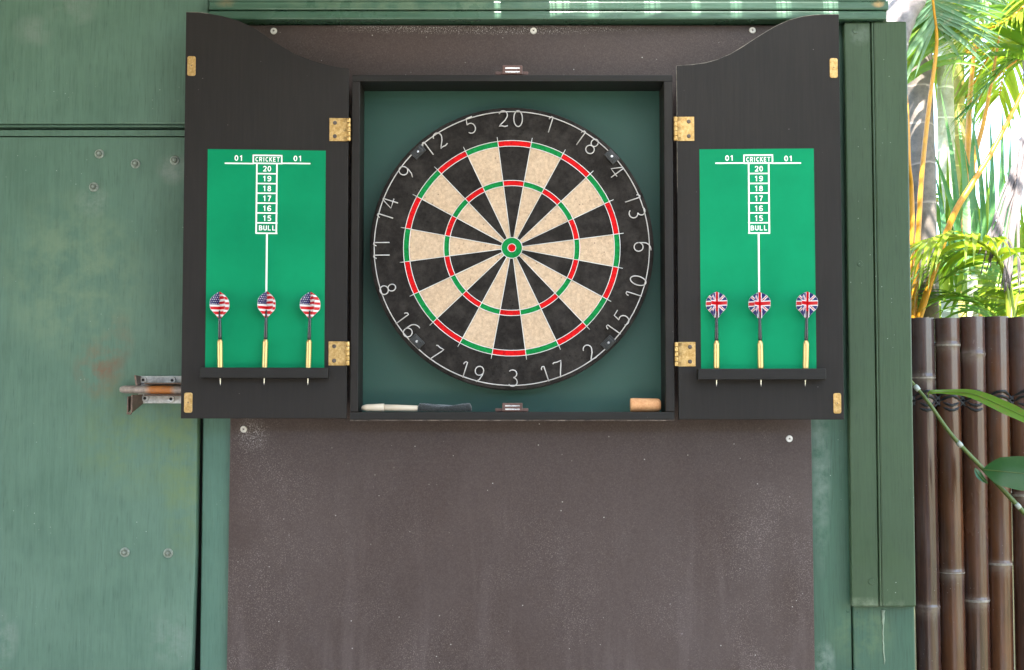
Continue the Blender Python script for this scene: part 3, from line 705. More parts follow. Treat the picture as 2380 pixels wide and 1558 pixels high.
def make_dart(label, fr, tip, mid, fl_u, fl_v0, fl_v1, phi, flag, tab, w_, smooth_barrel):
    # axis from the point (below the rack) to the flight top, standing 11 mm in front of the door leaf
    off = -.012
    def wp(u, v, o_=off):
        x, z = fr.hit(u, v); p = fr.h + fr.d * x + fr.n * (o_); return Vector((p.x, p.y, z))
    pt, top = wp(*tip), wp(fl_u, fl_v1, off - .001); ax = (top - pt).normalized(); L = (top - pt).length
    t = thing('dart', label, 'dart', pt, 0, 'darts standing in the racks')
    q = Vector((0, 0, 1)).rotation_difference(ax); t.rotation_mode = 'QUATERNION'; t.rotation_quaternion = q
    WM[t.name] = Matrix.Translation(pt) @ q.to_matrix().to_4x4()
    px = L / (tip[1] - fl_v1)                       # metres per photo pixel along the dart
    z_b0 = (tip[1] - mid[1]) * px; z_b1 = (tip[1] - mid[0]) * px; z_f0 = (tip[1] - fl_v0) * px
    MB().tube([(0, 0, z) for z in (0, .004, .012, z_b0 + .002)], [.0002, .0008, .00115, .0012], 10).build('point', M_TIP, t, local=True)
    zs, rs = [z_b0, z_b0 + .0005], [.0030, .0041]; n = 13
    for i in range(n * 2):
        z = z_b0 + .001 + (z_b1 - z_b0 - .006) * i / (n * 2 - 1); zs.append(z)
        rs.append(.0044 - (0 if smooth_barrel or i % 2 else .0008))
    zs += [z_b1 - .003, z_b1 - .0005, z_b1]; rs += [.0038, .0030, .0022]
    MB().tube([(0, 0, z) for z in zs], rs, 18).build('barrel', M_GOLD, t, local=True)
    MB().tube([(0, 0, z) for z in (z_b1 - .001, z_b1 + .004, z_f0 - .002, z_f0 + .012, z_f0 + .013)], [.0028, .0030, .0024, .0019, .0008], 12).build('shaft', M_SHAFT, t, local=True)
    h_ = L - z_f0
    for k in range(4):
        ang = phi + k * 90; left = math.cos(R(ang)) < 0; key = (flag.__name__, left)
        if key not in FM: FM[key] = fin_mesh(flag, tab, w_, h_, left)
        o = bpy.data.objects.new('flight', FM[key]); COL.objects.link(o); o.parent = t; o.location = (0, 0, z_f0); o.rotation_euler = (0, 0, R(ang))
def m_gold():
    m = NM('brass_barrel'); a = m.noise(300, 3)
    return m.done(m.bsdf(m.mix(a, (0.50, .33, .12), (0.68, .48, .22)), .34, .75, m.bump(a, .06, .0003)))
M_GOLD = m_gold()
US, UK = (stars_stripes, OUTR, .0172), (union_jack, OUT, .0184)
make_dart('dart with striped starry flight beside the outer edge of its door', LF, (514.5, 897), (790, 856), 512.5, 743, 680, -50, *US, False)
make_dart('dart with striped starry flight at the middle score line', LF, (615.5, 896), (790, 856), 622.5, 742, 677, -45, *US, False)
make_dart('dart with striped starry flight nearest the hinge of its door', LF, (716.5, 896), (791, 857), 723, 743, 681, -60, *US, False)
make_dart('dart with red white blue crossed flight nearest the hinge', RF, (1663.5, 899), (793, 858.5), 1663.5, 744, 680, -35, *UK, True)
make_dart('dart with red white blue crossed flight at middle score line', RF, (1766.5, 899), (793, 858.5), 1762, 745, 681, -33, *UK, True)
make_dart('dart with red white blue crossed flight by the outer edge of its door', RF, (1868.5, 899), (793, 859), 1873, 744, 680, -37, *UK, True)

# ------------------------------------------------------------------ things on the cabinet floor
zfl = zi0
yy = YF + .014
r = .0062
pen = thing('marker_pen', 'cream plastic capped pen lying on the cabinet floor', 'pen', (PX(905, 950, yy), yy, zfl))
a0, a1, a2 = PX(840, 950, yy), PX(893, 950, yy), PX(971, 950, yy)
MB().tube([(a0, yy, zfl + r * .9), (a0 + .002, yy, zfl + r), (a0 + .008, yy, zfl + r * 1.0), (a1 - .0005, yy, zfl + r * 1.08), (a1, yy, zfl + r * 1.08)], [.0015, .0038, .0056, .0064, .0060], 18).build('cap', M_PEN, pen)
MB().tube([(a1 - .004, yy, zfl + .0064), (a1 + .02, yy, zfl + .0060), (a2 - .001, yy, zfl + .0052), (a2, yy, zfl + .0052)], [.0052, .0053, .0047, .0043], 18).build('barrel', M_PEN, pen)
m_ = MB(); xs0, xs1 = PX(971, 950, yy), PX(1096, 950, yy); vs = []; fs = []; nu, nv = 30, 10
for i in range(nu + 1):
    t = i / nu; x = xs0 + (xs1 - xs0) * t
    for j in range(nv):
        an = 2 * math.pi * j / nv; rx = .0058 + .0009 * math.sin(7 * t + j) + random.uniform(-.0004, .0004); rz = (.0068 - .0016 * math.sin(t * 3.1)) * (1 if 0 < i < nu else .6)
        vs.append((x, yy + .002 + rx * 1.5 * math.cos(an), zfl + rz + .0003 + rz * math.sin(an) + .001 * math.sin(9 * t + 2 * j) * (math.sin(an) > -.2)))
for i in range(nu):
    for j in range(nv): fs.append((i*nv + j, (i+1)*nv + j, (i+1)*nv + (j+1) % nv, i*nv + (j+1) % nv))
fs += [list(range(nv)), list(range((nu+1)*nv - 1, nu*nv - 1, -1))]
m_.smooth = True; m_.add(vs, fs)
tag(m_.build('felt_wiper', M_FELT), 'folded charcoal felt strip beside the cream pen on the cabinet floor', 'wiper')
# cork
cy = YF + .024; c0, c1 = PX(1465, 942, cy), PX(1536, 942, cy); rc = (PZ(925.5, cy) - zfl) / 2
m_ = MB(); m_.tube([(c0, cy, zfl + rc), (c0 + .0008, cy, zfl + rc), (c0 + .003, cy, zfl + rc), (c1 - .006, cy + .001, zfl + rc * .97), (c1 - .003, cy + .001, zfl + rc * .96), (c1, cy + .001, zfl + rc * .96)], [rc * .9, rc * .98, rc, rc * .97, rc * .93, rc * .6], 26)
tag(m_.build('cork_stub', M_CORK), 'short tan cork cylinder in the corner of the cabinet floor', 'cork')

# ------------------------------------------------------------------ patio roof (overhead, keeps the sun off the wall)
def m_clear(name, clear):
    m = NM(name); d = m.n('BsdfTranslucent'); d.inputs[0].default_value = (.5, .53, .53, 1); e = m.n('BsdfDiffuse'); e.inputs[0].default_value = (.5, .52, .52, 1)
    x = m.n('MixShader'); x.inputs[0].default_value = .8; m.t.links.new(e.outputs[0], x.inputs[1]); m.t.links.new(d.outputs[0], x.inputs[2])
    tp = m.n('BsdfTransparent'); y = m.n('MixShader'); y.inputs[0].default_value = clear; m.t.links.new(x.outputs[0], y.inputs[1]); m.t.links.new(tp.outputs[0], y.inputs[2]); return m.done(y)
M_CLEAR = m_clear('milky_translucent_sheet', 0.0); M_CLEAR2 = m_clear('part_clear_streak_strip', 0.42)  # second one lets part of the sun through the added strip
zr = 2.36; gap_y = -(.035 + (zr + .0075 - ZT - .002) / (math.tan(SUN_EL) / math.cos(SUN_AZ)))
roof = thing('patio_roof', 'corrugated metal roof over the patio carried on timber posts', 'roof', (-1.2, -4.2, .05))
def corrugated(x0, x1, y0, z0, y1, z1, pitch=.076, amp=.009):
    m_ = MB(); m_.smooth = True; n = max(2, int((x1 - x0) / pitch * 8)); vs = []
    for i in range(n + 1):
        x = x0 + (x1 - x0) * i / n; h = amp * math.cos(2 * math.pi * x / pitch)
        vs += [(x, y0, z0 + h), (x, y1, z1 + h)]
    m_.add(vs, [(2*i, 2*i+2, 2*i+3, 2*i+1) for i in range(n)]); return m_
for i in range(7):
    xa = -4.2 + i * .836 ; corrugated(xa, xa + .874, -4.4, zr + .5 + .001 * (i % 2), gap_y, zr + .012 + .001 * (i % 2), .076, .0035).build('roof_sheet', M_CLEAR if i == 5 else M_ROOF, roof)
    corrugated(xa, xa + .874, -.02, zr + .004 + .001 * (i % 2), 0.85, zr + .1 + .001 * (i % 2)).build('roof_sheet', M_ROOF, roof)  # unseen sheets carried on past the wall to shade the fence
for yb, zb in ((-4.2, zr + .36), (-2.2, zr + .13)): MB().box((-4.2, yb, zb), (1.6, yb + .05, zb + .1)).build('rafter', M_TIMBER, roof, bevel=.003)
for xq in (-4.0, 1.5): MB().box((xq, -4.2, .05), (xq + .09, -4.11, zr + .36)).build('post', M_TIMBER, roof, bevel=.003)
# added unseen strip over the gap, slit to cast sun streaks on the beam
slits = []
for u_, w_ in ((1156, 5), (1300, 16), (1378, 9), (1516, 13), (1618, 7), (1711, 9), (1822, 12), (1931, 12)):
    slits += [(u_ - w_ * 1.25, w_ * .22), (u_ - w_ * .8, w_ * .3), (u_, w_ * .8), (u_ + w_ * .85, w_ * .3), (u_ + w_ * 1.3, w_ * .2)]
sl = sorted((PX(u, 25, -.035) , w_ * .00067) for u, w_ in slits)
tn = math.tan(SUN_AZ)
xs = [(-4.2, sl[0][0] - sl[0][1] / 2, M_ROOF)]
for (xa, wa), (xb, wb) in zip(sl, sl[1:]): xs.append((xa + wa / 2, xb - wb / 2, M_CLEAR2 if xa > PX(1240, 25, -.035) else M_ROOF))
xs.append((sl[-1][0] + sl[-1][1] / 2, 1.6, M_ROOF))
for a, b, mt in xs: MB().box((a - .012, gap_y - .08, zr + .0275), (b - .012, .03, zr + .029)).build('streak_slit_strip', mt, roof)

# ------------------------------------------------------------------ bamboo fence
YN = 1.17
def m_bamboo():
    m = NM('black_bamboo'); st = m.noise(120, 4, .6, m.vmul((1, 1, .03))); big = m.noise(9, 4, .6, m.vmul((1, 1, .35)))
    oi = m.n('ObjectInfo'); sp = m.n('SeparateXYZ'); m.put(sp.inputs[0], m.pos)
    c = m.mix(m.rng(big, .3, .7), (0.030, 0.0125, 0.0085), (0.16, 0.055, 0.021))
    c = m.mix(m.math('MULTIPLY', oi.outputs['Random'], .6), c, (0.034, 0.019, 0.022))
    c = m.mix(m.math('MULTIPLY', m.rng(st, .45, .7), .5), c, (0.13, 0.06, 0.034))
    wz = m.noise(30, 5, .7, m.vmul((1, 1, .12))); c = m.mix(m.math('MULTIPLY', m.rng(wz, .46, .7), .6), c, (0.085, 0.066, 0.07))
    sky_lit = m.math('MULTIPLY', m.rng(sp.outputs[2], 1.45, 1.72), m.rng(m.noise(22, 4, .7), .25, .7))  # lighter bluish pole tops: sky light put into the colour
    c = m.mix(m.math('MULTIPLY', sky_lit, .55), c, (0.11, 0.092, 0.105))
    at = m.n('Attribute', attribute_name='bloom'); c = m.mix(m.math('MULTIPLY', at.outputs['Fac'], m.rng(m.noise(45, 4, .7), .2, .6)), c, (0.25, .2, .17))
    sp2 = m.math('MULTIPLY', m.rng(m.voro(90), .1, .05), m.rng(m.noise(15), .5, .6)); c = m.mix(m.math('MULTIPLY', sp2, .5), c, (.35, .3, .28))
    return m.done(m.bsdf(c, m.rng(big, .3, .7, .15, .3), 0, m.bump(m.math('ADD', st, m.math('MULTIPLY', m.noise(40, 3, .6, m.vmul((1, 1, .05))), 2.0)), .3, .0012)))
M_BAMBOO = m_bamboo(); M_NODE = m_simple('pale_bamboo_node', (0.26, 0.22, 0.19), .6, nscale=80, var=.5)
M_CUT = m_simple('cut_bamboo_end', (0.35, 0.27, 0.17), .7)
M_ROPE = m_simple('black_lashing_cord', (0.012, 0.012, 0.016), .6, nscale=300)
fence = thing('bamboo_fence', 'dark brown bamboo pole fence lashed with black cord behind the shed corner', 'fence', (P(2250, 900, YN).x, YN, 0))
K = P(2251, 900, YN).x - P(2250, 900, YN).x
culms = [(1852, 56, [1100]), (1910, 58, [900]), (1969, 57, [1250]), (2028, 56, [840]), (2086, 57, [990]), (2144.5, 57, [875, 1408]), (2203, 58, [800, 1327]), (2262, 57.5, [822, 1392]), (2318, 54.5, [1307]), (2373, 57.5, [1148]), (2432, 57, [930, 1500]), (2491, 56, [1210]), (2549, 57, [850, 1430]), (2607, 55, [1040]), (2666, 58, [780, 1380])]
ztop = PZ(738, YN)
for u, wpx, nodes in culms:
    r = wpx * K / 2 * 1.0; x = P(u, 900, YN).x; zt = ztop + random.uniform(-.003, .003)
    nz = [PZ(v, YN) for v in nodes]
    z = min(nz) - .62
    while z > .05: nz.append(z + random.uniform(-.03, .03)); z -= .6
    zz = [0.0]; k = 0
    prof = []
    step = [i * zt / 60 for i in range(61)]
    for q in sorted(step + [b + d for b in nz for d in (-.05, -.035, -.022, -.012, -.006, -.003, 0, .003, .008, .016, .03)]):
        if q < 0 or q > zt: continue
        f = 1.0
        for b in nz:
            d = q - b
            if abs(d) < .02: f += (.05 * math.exp(-(d / .005) ** 2) - .035 * math.exp(-((d - .004) / .0025) ** 2))
        prof.append((q, r * f * (1 + .012 * math.sin(q * 5 + u))))
    tilt = random.uniform(-.004, .004)
    m_ = MB(); m_.tube([(x + tilt * (q - zt), YN, q) for q, _ in prof], [a for _, a in prof], 24, caps=False)
    # cut rim: ring and hollow
    m_.cur = 1; n = 24; vs = []
    for i in range(n):
        a = 2 * math.pi * i / n
        for rr, dz in ((prof[-1][1], 0), (prof[-1][1] * .82, .0005), (prof[-1][1] * .8, -.06)): vs.append((x + rr * math.cos(a), YN + rr * math.sin(a), prof[-1][0] + dz))
    m_.smooth = False
    fs = []
    for i in range(n):
        j = (i + 1) % n; fs += [(3*i, 3*j, 3*j+1, 3*i+1), (3*i+1, 3*j+1, 3*j+2, 3*i+2)]
    fs.append([3*i+2 for i in range(n)]); m_.add(vs, fs)
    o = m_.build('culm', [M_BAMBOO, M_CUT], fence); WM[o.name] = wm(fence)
    ca = o.data.attributes.new('bloom', 'FLOAT', 'POINT')
    ca.data.foreach_set('value', [min(1, sum(.5 * math.exp(-((v_.co.z - b) / (.020 if v_.co.z < b else .007)) ** 2) for b in nz)) for v_ in o.data.vertices])
    for b in nz:
        if b < .7: continue
        m_ = MB(); m_.tube([(x + tilt * (b - zt), YN, b - .006), (x + tilt * (b - zt), YN, b - .003), (x + tilt * (b - zt), YN, b - .0005)], [r * 1.008, r * 1.04, r * 1.035], 24, caps=False)
        m_.build('node_ring', M_NODE, o)
for ph in (0, 1):
    for dz in (-.006, .006):
        pts = []
        for i in range(len(culms) * 16):
            u = culms[0][0] + (culms[-1][0] - culms[0][0]) * i / (len(culms) * 16 - 1)
            k = (u - 2147) / 57.0; s = math.sin(math.pi * (k + .5)) * (1 if ph else -1)
            bul = math.cos(math.pi * (k - round(k))) 
            pts.append((P(u, 930, YN).x, YN - .0285 * max(.35, bul) - .0045 - .002 * s, PZ(932, YN) + .017 * s + dz + random.uniform(-.0008, .0008)))
        MB().tube(pts, .0032, 6).build('lashing_cord', M_ROPE, fence)
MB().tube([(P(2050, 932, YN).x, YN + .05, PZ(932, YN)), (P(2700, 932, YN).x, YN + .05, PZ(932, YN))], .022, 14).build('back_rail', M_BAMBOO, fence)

# ------------------------------------------------------------------ garden plants
def m_leaf(name, c0, c1, tip, trans=.5, rough=.35):
    m = NM(name); a = m.noise(6, 3); st = m.noise(60, 2); oi = m.n('ObjectInfo')
    c = m.mix(m.rng(m.math('ADD', m.math('MULTIPLY', a, .7), m.math('MULTIPLY', oi.outputs['Random'], .4)), .3, .75), c0, c1)
    c = m.mix(m.math('MULTIPLY', m.rng(st, .58, .7), .4), c, tip)
    b = m.bsdf(c, rough); tr = m.n('BsdfTranslucent'); m.put(tr.inputs[0], m.mix(1.0, c, (1.0, 1.0, .45), 'MULTIPLY'))
    x = m.n('MixShader'); x.inputs[0].default_value = trans
    m.t.links.new(b.outputs[0], x.inputs[1]); m.t.links.new(tr.outputs[0], x.inputs[2]); return m.done(x)
M_LEAF = m_leaf('palm_leaf', (0.07, 0.2, 0.025), (0.2, 0.3, 0.02), (0.36, 0.33, 0.06))
M_LEAFB = m_leaf('blue_green_palm_leaf', (0.06, 0.2, 0.08), (0.13, 0.27, 0.09), (0.28, 0.34, 0.14), .4, .25)
M_LEAFY = m_leaf('yellow_green_palm_leaf', (0.17, 0.29, 0.02), (0.31, 0.39, 0.045), (0.48, 0.36, 0.07), .5)
M_DEAD = m_leaf('dead_grey_frond', (0.075, 0.065, 0.075), (0.16, 0.135, 0.135), (0.05, 0.03, 0.022), .1, .7)
M_SHOOT = m_leaf('green_shoot', (0.09, 0.14, 0.03), (0.16, 0.2, 0.05), (0.25, 0.25, 0.1), .1, .4)
M_BAMLEAF = m_leaf('dark_bamboo_leaf', (0.02, 0.085, 0.022), (0.035, 0.12, 0.03), (0.06, 0.15, 0.05), .25, .3)
M_PETIOLE = m_simple('orange_yellow_cane', (0.55, 0.24, 0.015), .4, nscale=30, var=.25)
def m_trunk(name, a_, b_):
    m = NM(name); sp = m.n('SeparateXYZ'); m.put(sp.inputs[0], m.pos); n1 = m.noise(26, 5, .7); n2 = m.noise(5, 3)
    ring = m.math('FRACT', m.math('ADD', m.math('MULTIPLY', sp.outputs[2], 8.5), m.math('MULTIPLY', n2, .5)))
    c = m.mix(m.rng(n1, .35, .65), a_, b_); c = m.mix(m.math('MULTIPLY', m.rng(n2, .5, .7), .5), c, tuple(.55 * x for x in a_)); c = m.mix(m.rng(ring, .07, .02), c, tuple(min(1, 1.5 * x) for x in b_))
    return m.done(m.bsdf(c, .7, 0, m.bump(n1, .4, .003)))
M_TRUNK = m_trunk('grey_palm_trunk', (0.10, 0.082, 0.068), (0.19, 0.155, 0.13)); M_TRUNKG = m_trunk('green_palm_trunk', (0.3, 0.3, 0.2), (0.5, 0.5, 0.4)); M_TRUNKY = m_trunk('yellow_palm_trunk', (0.3, 0.25, 0.06), (0.42, 0.34, 0.1))

def leaflet(m_, p, d, L, wd, droop, nrm, seg=6, curl=0.0):
    """one pinnate leaflet: folded strip starting at p along d, bending down"""
    d = d.normalized(); pos = p.copy(); vs = []; g_ = Vector((0, 0, -1))
    for i in range(seg + 1):
        t = i / seg; wv = wd * (min(1, .35 + t * 3.5) * (1 - t ** 2.2) + .015)
        side = d.cross(nrm)
        if side.length < 1e-4: side = d.orthogonal()
        side.normalize(); up = side.cross(d).normalized()
        vs += [pos - side * wv * .5 + up * wv * .16, pos.copy(), pos + side * wv * .5 + up * wv * .16]
        d = (d + g_ * droop / seg * (0.5 + t)).normalized(); pos = pos + d * (L / seg)
    fs = []
    for i in range(seg):
        b = 3 * i; fs += [(b, b + 1, b + 4, b + 3), (b + 1, b + 2, b + 5, b + 4)]
    m_.smooth = True; m_.add(vs, fs)
def spline(pts, n):
    pts = [Vector(p) for p in pts]; out = []
    k = len(pts) - 1
    for i in range(n + 1):
        t = i / n * k; s = min(int(t), k - 1); f = t - s
        p0 = pts[max(s - 1, 0)]; p1 = pts[s]; p2 = pts[s + 1]; p3 = pts[min(s + 2, k)]
        out.append(.5 * ((2 * p1) + (p2 - p0) * f + (2 * p0 - 5 * p1 + 4 * p2 - p3) * f * f + (3 * p1 - p0 - 3 * p2 + p3) * f ** 3))
    return out
def frond(parent, pts, bare, n, L, wd, droop, mat, spread=55, r0=.008, stem=None, nrm=None, sides=(-1, 1), lift=.15, jit=.12):
    """pts: rachis control points from base to tip; bare: fraction without leaflets"""
    rach = spline(pts, 40); st = MB(); st.tube(rach, [r0 * (1 - .8 * i / 40) + .0012 for i in range(41)], 8)
    lf = MB()
    for i in range(n):
        t = bare + (1 - bare) * (i + .5) / n; k = t * 40; a = min(int(k), 39); p = rach[a].lerp(rach[a + 1], k - a); tg = (rach[a + 1] - rach[a]).normalized()
        nn = nrm or Vector((0, 0, 1)); sd = tg.cross(nn)
        if sd.length < .2: sd = tg.cross(Vector((0, -1, 0)))
        sd.normalize(); up = sd.cross(tg)
        tt = (t - bare) / (1 - bare); Ls = L * (.55 + .9 * math.sin(math.pi * min(1, tt * .85 + .12)) * .5) * random.uniform(.85, 1.1)
        for s in sides:
            sp = R(spread * (1 - .45 * tt) * random.uniform(.85, 1.15))
            d = tg * math.cos(sp) + sd * s * math.sin(sp) + up * (lift + random.uniform(-jit, jit))
            leaflet(lf, p, d, Ls, 1.15 * wd * random.uniform(.8, 1.15), droop * random.uniform(.7, 1.3), up)
    o = lf.build('frond', mat, parent); WM[o.name] = wm(parent)
    st.build('petiole', stem or mat, o); return o
def trunk(parent, pts, r, mat):
    tr = spline(pts, 40); rs = []
    for i, p in enumerate(tr): rs.append(r * (1.0 + (.06 if i % 4 == 0 else 0)) * (1.08 - .12 * i / 40))
    return MB().tube(tr, rs, 18).build('trunk', mat, parent)
def gz(p): return Vector((p.x, p.y, 0))

# palm A: grey ringed trunk just past the post, orange petiole in front, drooping blue-green frond at the top
pa = P(2144, 500, 1.95); A = thing('palm_tree', 'grey ringed palm trunk with orange cane beside the green shed post', 'palm', (pa.x, pa.y, 0))
trunk(A, [(pa.x + .01, 1.95, 0), (pa.x + .005, 1.95, 1.2), (pa.x, 1.95, 2.2), (pa.x - .01, 1.95, 3.0), (pa.x - .01, 1.95, 3.4)], .0385, M_TRUNK)
y1 = 1.78
M_LEAFP = m_leaf('pale_palm_leaf', (0.12, 0.24, 0.13), (0.25, 0.36, 0.2), (0.45, 0.4, 0.25), .35, .3)
frond(A, [P(2120, 800, y1), P(2133, 560, y1), P(2143, 400, y1), P(2160, 240, y1), P(2177, 105, y1 - .02), P(2170, 20, y1 - .06), P(2160, -80, y1 - .12)], .75, 34, .235, .0105, .35, M_LEAFP, 140, .0085, M_PETIOLE, Vector((0, -1, .1)), lift=.1, jit=.2)
frond(A, [P(2122, 780, 1.85), P(2118, 470, 1.85), P(2112, 380, 1.8), P(2108, 250, 1.8), P(2090, 60, 1.8)], .8125, 14, .3, .016, 1.0, M_LEAF, 55, .010, M_PETIOLE)
frond(A, [P(2165, -20, 2.1), P(2200, -90, 2.15), P(2260, -70, 2.1), P(2300, 20, 2.05)], .15, 26, .22, .014, .9, M_LEAFP, 60, .006, M_PETIOLE)

# palm B: long orange diagonal cane crossing, upright blades and the comb of drooping leaflets below it
pb = P(2412, 500, 2.25); B = thing('palm_tree', 'palm with long orange diagonal cane over the bamboo fence', 'palm', (pb.x, pb.y, 0))
trunk(B, [(pb.x + .02, 2.25, 0), (pb.x + .02, 2.25, 1.2), (pb.x + .005, 2.25, 2.2), (pb.x - .01, 2.25, 3.2)], .036, M_TRUNK)
frond(B, [P(2120, 790, 1.78), P(2205, 528, 1.72), P(2258, 430, 1.72), P(2310, 345, 1.74), P(2385, 195, 1.76), P(2430, 80, 1.8), P(2450, -60, 1.8)], .733, 18, .4, .022, .6, M_LEAF, 55, .0095, M_PETIOLE)
frond(B, [P(2440, -90, 1.9), P(2385, 10, 1.87), P(2310, 62, 1.84), P(2225, 70, 1.82)], .1, 34, .2, .0135, .5, M_LEAFY, 58, .006, M_PETIOLE)
frond(B, [P(2460, 90, 1.95), P(2400, 120, 1.95), P(2330, 165, 1.95), P(2262, 245, 1.95)], .1, 34, .2, .0125, .6, M_LEAF, 58, .006, M_PETIOLE)
frond(B, [P(2440, -40, 2.2), P(2360, -60, 2.2), P(2290, -10, 2.2), P(2235, 120, 2.2)], .1, 34, .24, .0135, .8, M_LEAFY, 60, .006, M_PETIOLE)
frond(B, [P(2238, 640, 2.5), P(2250, 330, 2.5), P(2256, 210, 2.5), P(2268, 90, 2.5), P(2290, -60, 2.5)], .85, 10, .2, .013, .8, M_LEAFY, 60, .012, M_PETIOLE)
frond(B, [P(2225, 640, 2.3), P(2258, 400, 2.3), P(2285, 290, 2.3), P(2308, 170, 2.3), P(2330, 40, 2.3)], .85, 10, .2, .013, .8, M_LEAFY, 60, .010, M_PETIOLE)
# upright blades (young fronds rising from behind the fence)
def blades(parent, items, y, mat):
    for (u0, v0, u1, v1, wpx, bend) in items:
        m_ = MB(); a, b = P(u0, v0, y + random.uniform(-.1, .1)), P(u1, v1, y + random.uniform(-.15, .1)); kk = (P(u0 + 1, v0, y).x - P(u0, v0, y).x)
        vs = []; n = 12
        for i in range(n + 1):
            t = i / n; p = a.lerp(b, t) + Vector((bend * kk * math.sin(math.pi * t), 0, 0)); wv = 1.2 * wpx * kk * (min(1, .5 + 2 * t) * (1 - t ** 1.8) + .02) * .5
            vs += [p + Vector((-wv, -wv * .3, 0)), p, p + Vector((wv, -wv * .3, 0))]
        fs = []
        for i in range(n): q = 3 * i; fs += [(q, q + 1, q + 4, q + 3), (q + 1, q + 2, q + 5, q + 4)]
        m_.smooth = True; m_.add(vs, fs); m_.build('leaf_blade', mat, parent)
pc = P(2255, 740, 2.05); C = thing('palm_sapling', 'young palm with upright blue green blades rising behind the fence', 'palm', (pc.x, pc.y, 0))
blades(C, [(2225, 640, 2185, 205, 15, 14), (2245, 640, 2222, 240, 17, 10), (2262, 640, 2268, 225, 15, -8), (2285, 650, 2255, 250, 14, 12), (2300, 640, 2300, 262, 15, 6), (2315, 650, 2330, 240, 15, 4),
           (2332, 640, 2348, 300, 15, 4), (2240, 600, 2160, 330, 14, 8), (2205, 600, 2120, 350, 16, 10), (2345, 640, 2365, 350, 14, 0), (2275, 620, 2238, 330, 13, 9), (2180, 620, 2128, 420, 16, 6), (2195, 620, 2172, 400, 13, 8)], 2.05, M_LEAFB)
rb = random.Random(5)
blades(C, [(u_ + rb.uniform(-10, 10), 690, u_ + rb.uniform(-50, 25), rb.uniform(300, 470), rb.uniform(11, 17), rb.uniform(-8, 14)) for u_ in range(2120, 2400, 11)], 2.45, M_LEAF)
blades(C, [(u_ + rb.uniform(-10, 10), 700, u_ + rb.uniform(-40, 40), rb.uniform(420, 560), rb.uniform(10, 16), rb.uniform(-8, 14)) for u_ in range(2120, 2400, 14)], 2.25, M_LEAFY)
MB().tube([P(2255, 1600, 2.05).lerp(Vector((pc.x, pc.y, 0)), 1.0), (pc.x, pc.y, .9), P(2260, 640, 2.05)], [.03, .025, .015], 12).build('stem', M_TRUNKG, C)
# comb frond
pe = P(2300, 590, 1.62); E = thing('palm_tree', 'small palm whose frond droops like a comb onto the fence top', 'palm', (P(2330, 700, 1.62).x, 1.62, 0))
zc = P(2330, 800, 1.62)
trunk(E, [(zc.x, 1.62, 0), (zc.x, 1.62, .6), (zc.x + .01, 1.62, 1.2), P(2345, 800, 1.62)], .02, M_TRUNKG)
frond(E, [P(2345, 800, 1.62), P(2335, 640, 1.62), P(2290, 570, 1.6), P(2200, 548, 1.58), P(2100, 590, 1.56), P(2040, 660, 1.56)], .25, 21, .28, .0165, 1.7, M_LEAFY, 62, .006, M_LEAFY, None, (-1, 1), .12, .04)
frond(E, [P(2345, 800, 1.62), P(2350, 680, 1.7), P(2320, 600, 1.78), P(2230, 590, 1.82), P(2130, 640, 1.85)], .25, 22, .26, .015, 1.6, M_LEAF, 66, .006, M_LEAFY)
frond(E, [P(2345, 800, 1.62), P(2365, 690, 1.7), P(2400, 640, 1.8), P(2460, 660, 1.85)], .25, 24, .26, .016, 1.4, M_LEAF, 62, .006, M_LEAFY)
frond(E, [P(2345, 800, 1.62), P(2300, 720, 1.72), P(2240, 690, 1.8), P(2150, 705, 1.85)], .2, 22, .2, .014, 1.0, M_LEAF, 62, .005, M_LEAFY)
frond(E, [P(2345, 800, 1.62), P(2360, 730, 1.75), P(2370, 690, 1.85), P(2400, 640, 1.95)], .2, 22, .2, .015, .8, M_LEAFY, 62, .005, M_LEAFY)
# dead frond hanging from palm B
m_ = MB()
for i in range(26):
    t = i / 25; top = P(2378 + random.uniform(-8, 14), 330 + random.uniform(-20, 60), 1.66)
    mid = P(2325 + 55 * t + random.uniform(-6, 6), 470 + random.uniform(-15, 15), 1.64); end = P(2283 + 95 * t + random.uniform(-14, 14), 600 + 60 * random.random() + (40 if t > .5 else -20), 1.62)
    if t > .45: mid = P(2338 + 30 * t, 500, 1.62); end = P(2325 + 50 * t * random.random(), 640 + 45 * random.random(), 1.6)
    m_.tube(spline([top, mid, end], 10), [.0048 - .0003 * k for k in range(11)], 5)
m_.tube(spline([P(2400, 200, 1.75), P(2392, 300, 1.68), P(2365, 420, 1.65), P(2300, 560, 1.63)], 14), .006, 6)
m_.build('dead_frond', M_DEAD, B)
# trunks further back
for (u, wpx, y, mt, lab) in ((2198, 38, 3.0, M_TRUNKG, 'pale green smooth palm trunk behind the orange cane'), (2226, 32, 3.3, M_TRUNKY, 'olive yellow palm trunk behind the upright blades'),):
    p = P(u, 300, y); kk = P(u + 1, 300, y).x - p.x
    T = thing('palm_tree', lab, 'palm', (p.x, y, 0)); trunk(T, [(p.x + .05, y, 0), (p.x + .02, y, 1.2), (p.x, y, 2.3), (p.x + .02, y, 4.4)], wpx * kk / 2, mt)
    top = Vector((p.x + .02, y, 4.4))
    for q in range(9):
        an = q * .7 + u; dx = Vector((math.cos(an), math.sin(an), 0)); Lr = random.uniform(1.3, 1.8)
        frond(T, [top, top + dx * .35 * Lr + Vector((0, 0, .55)), top + dx * .75 * Lr + Vector((0, 0, .35)), top + dx * Lr + Vector((0, 0, -.45))], .18, 34, .5, .03, 1.1, M_LEAF, 58, .014, M_PETIOLE)
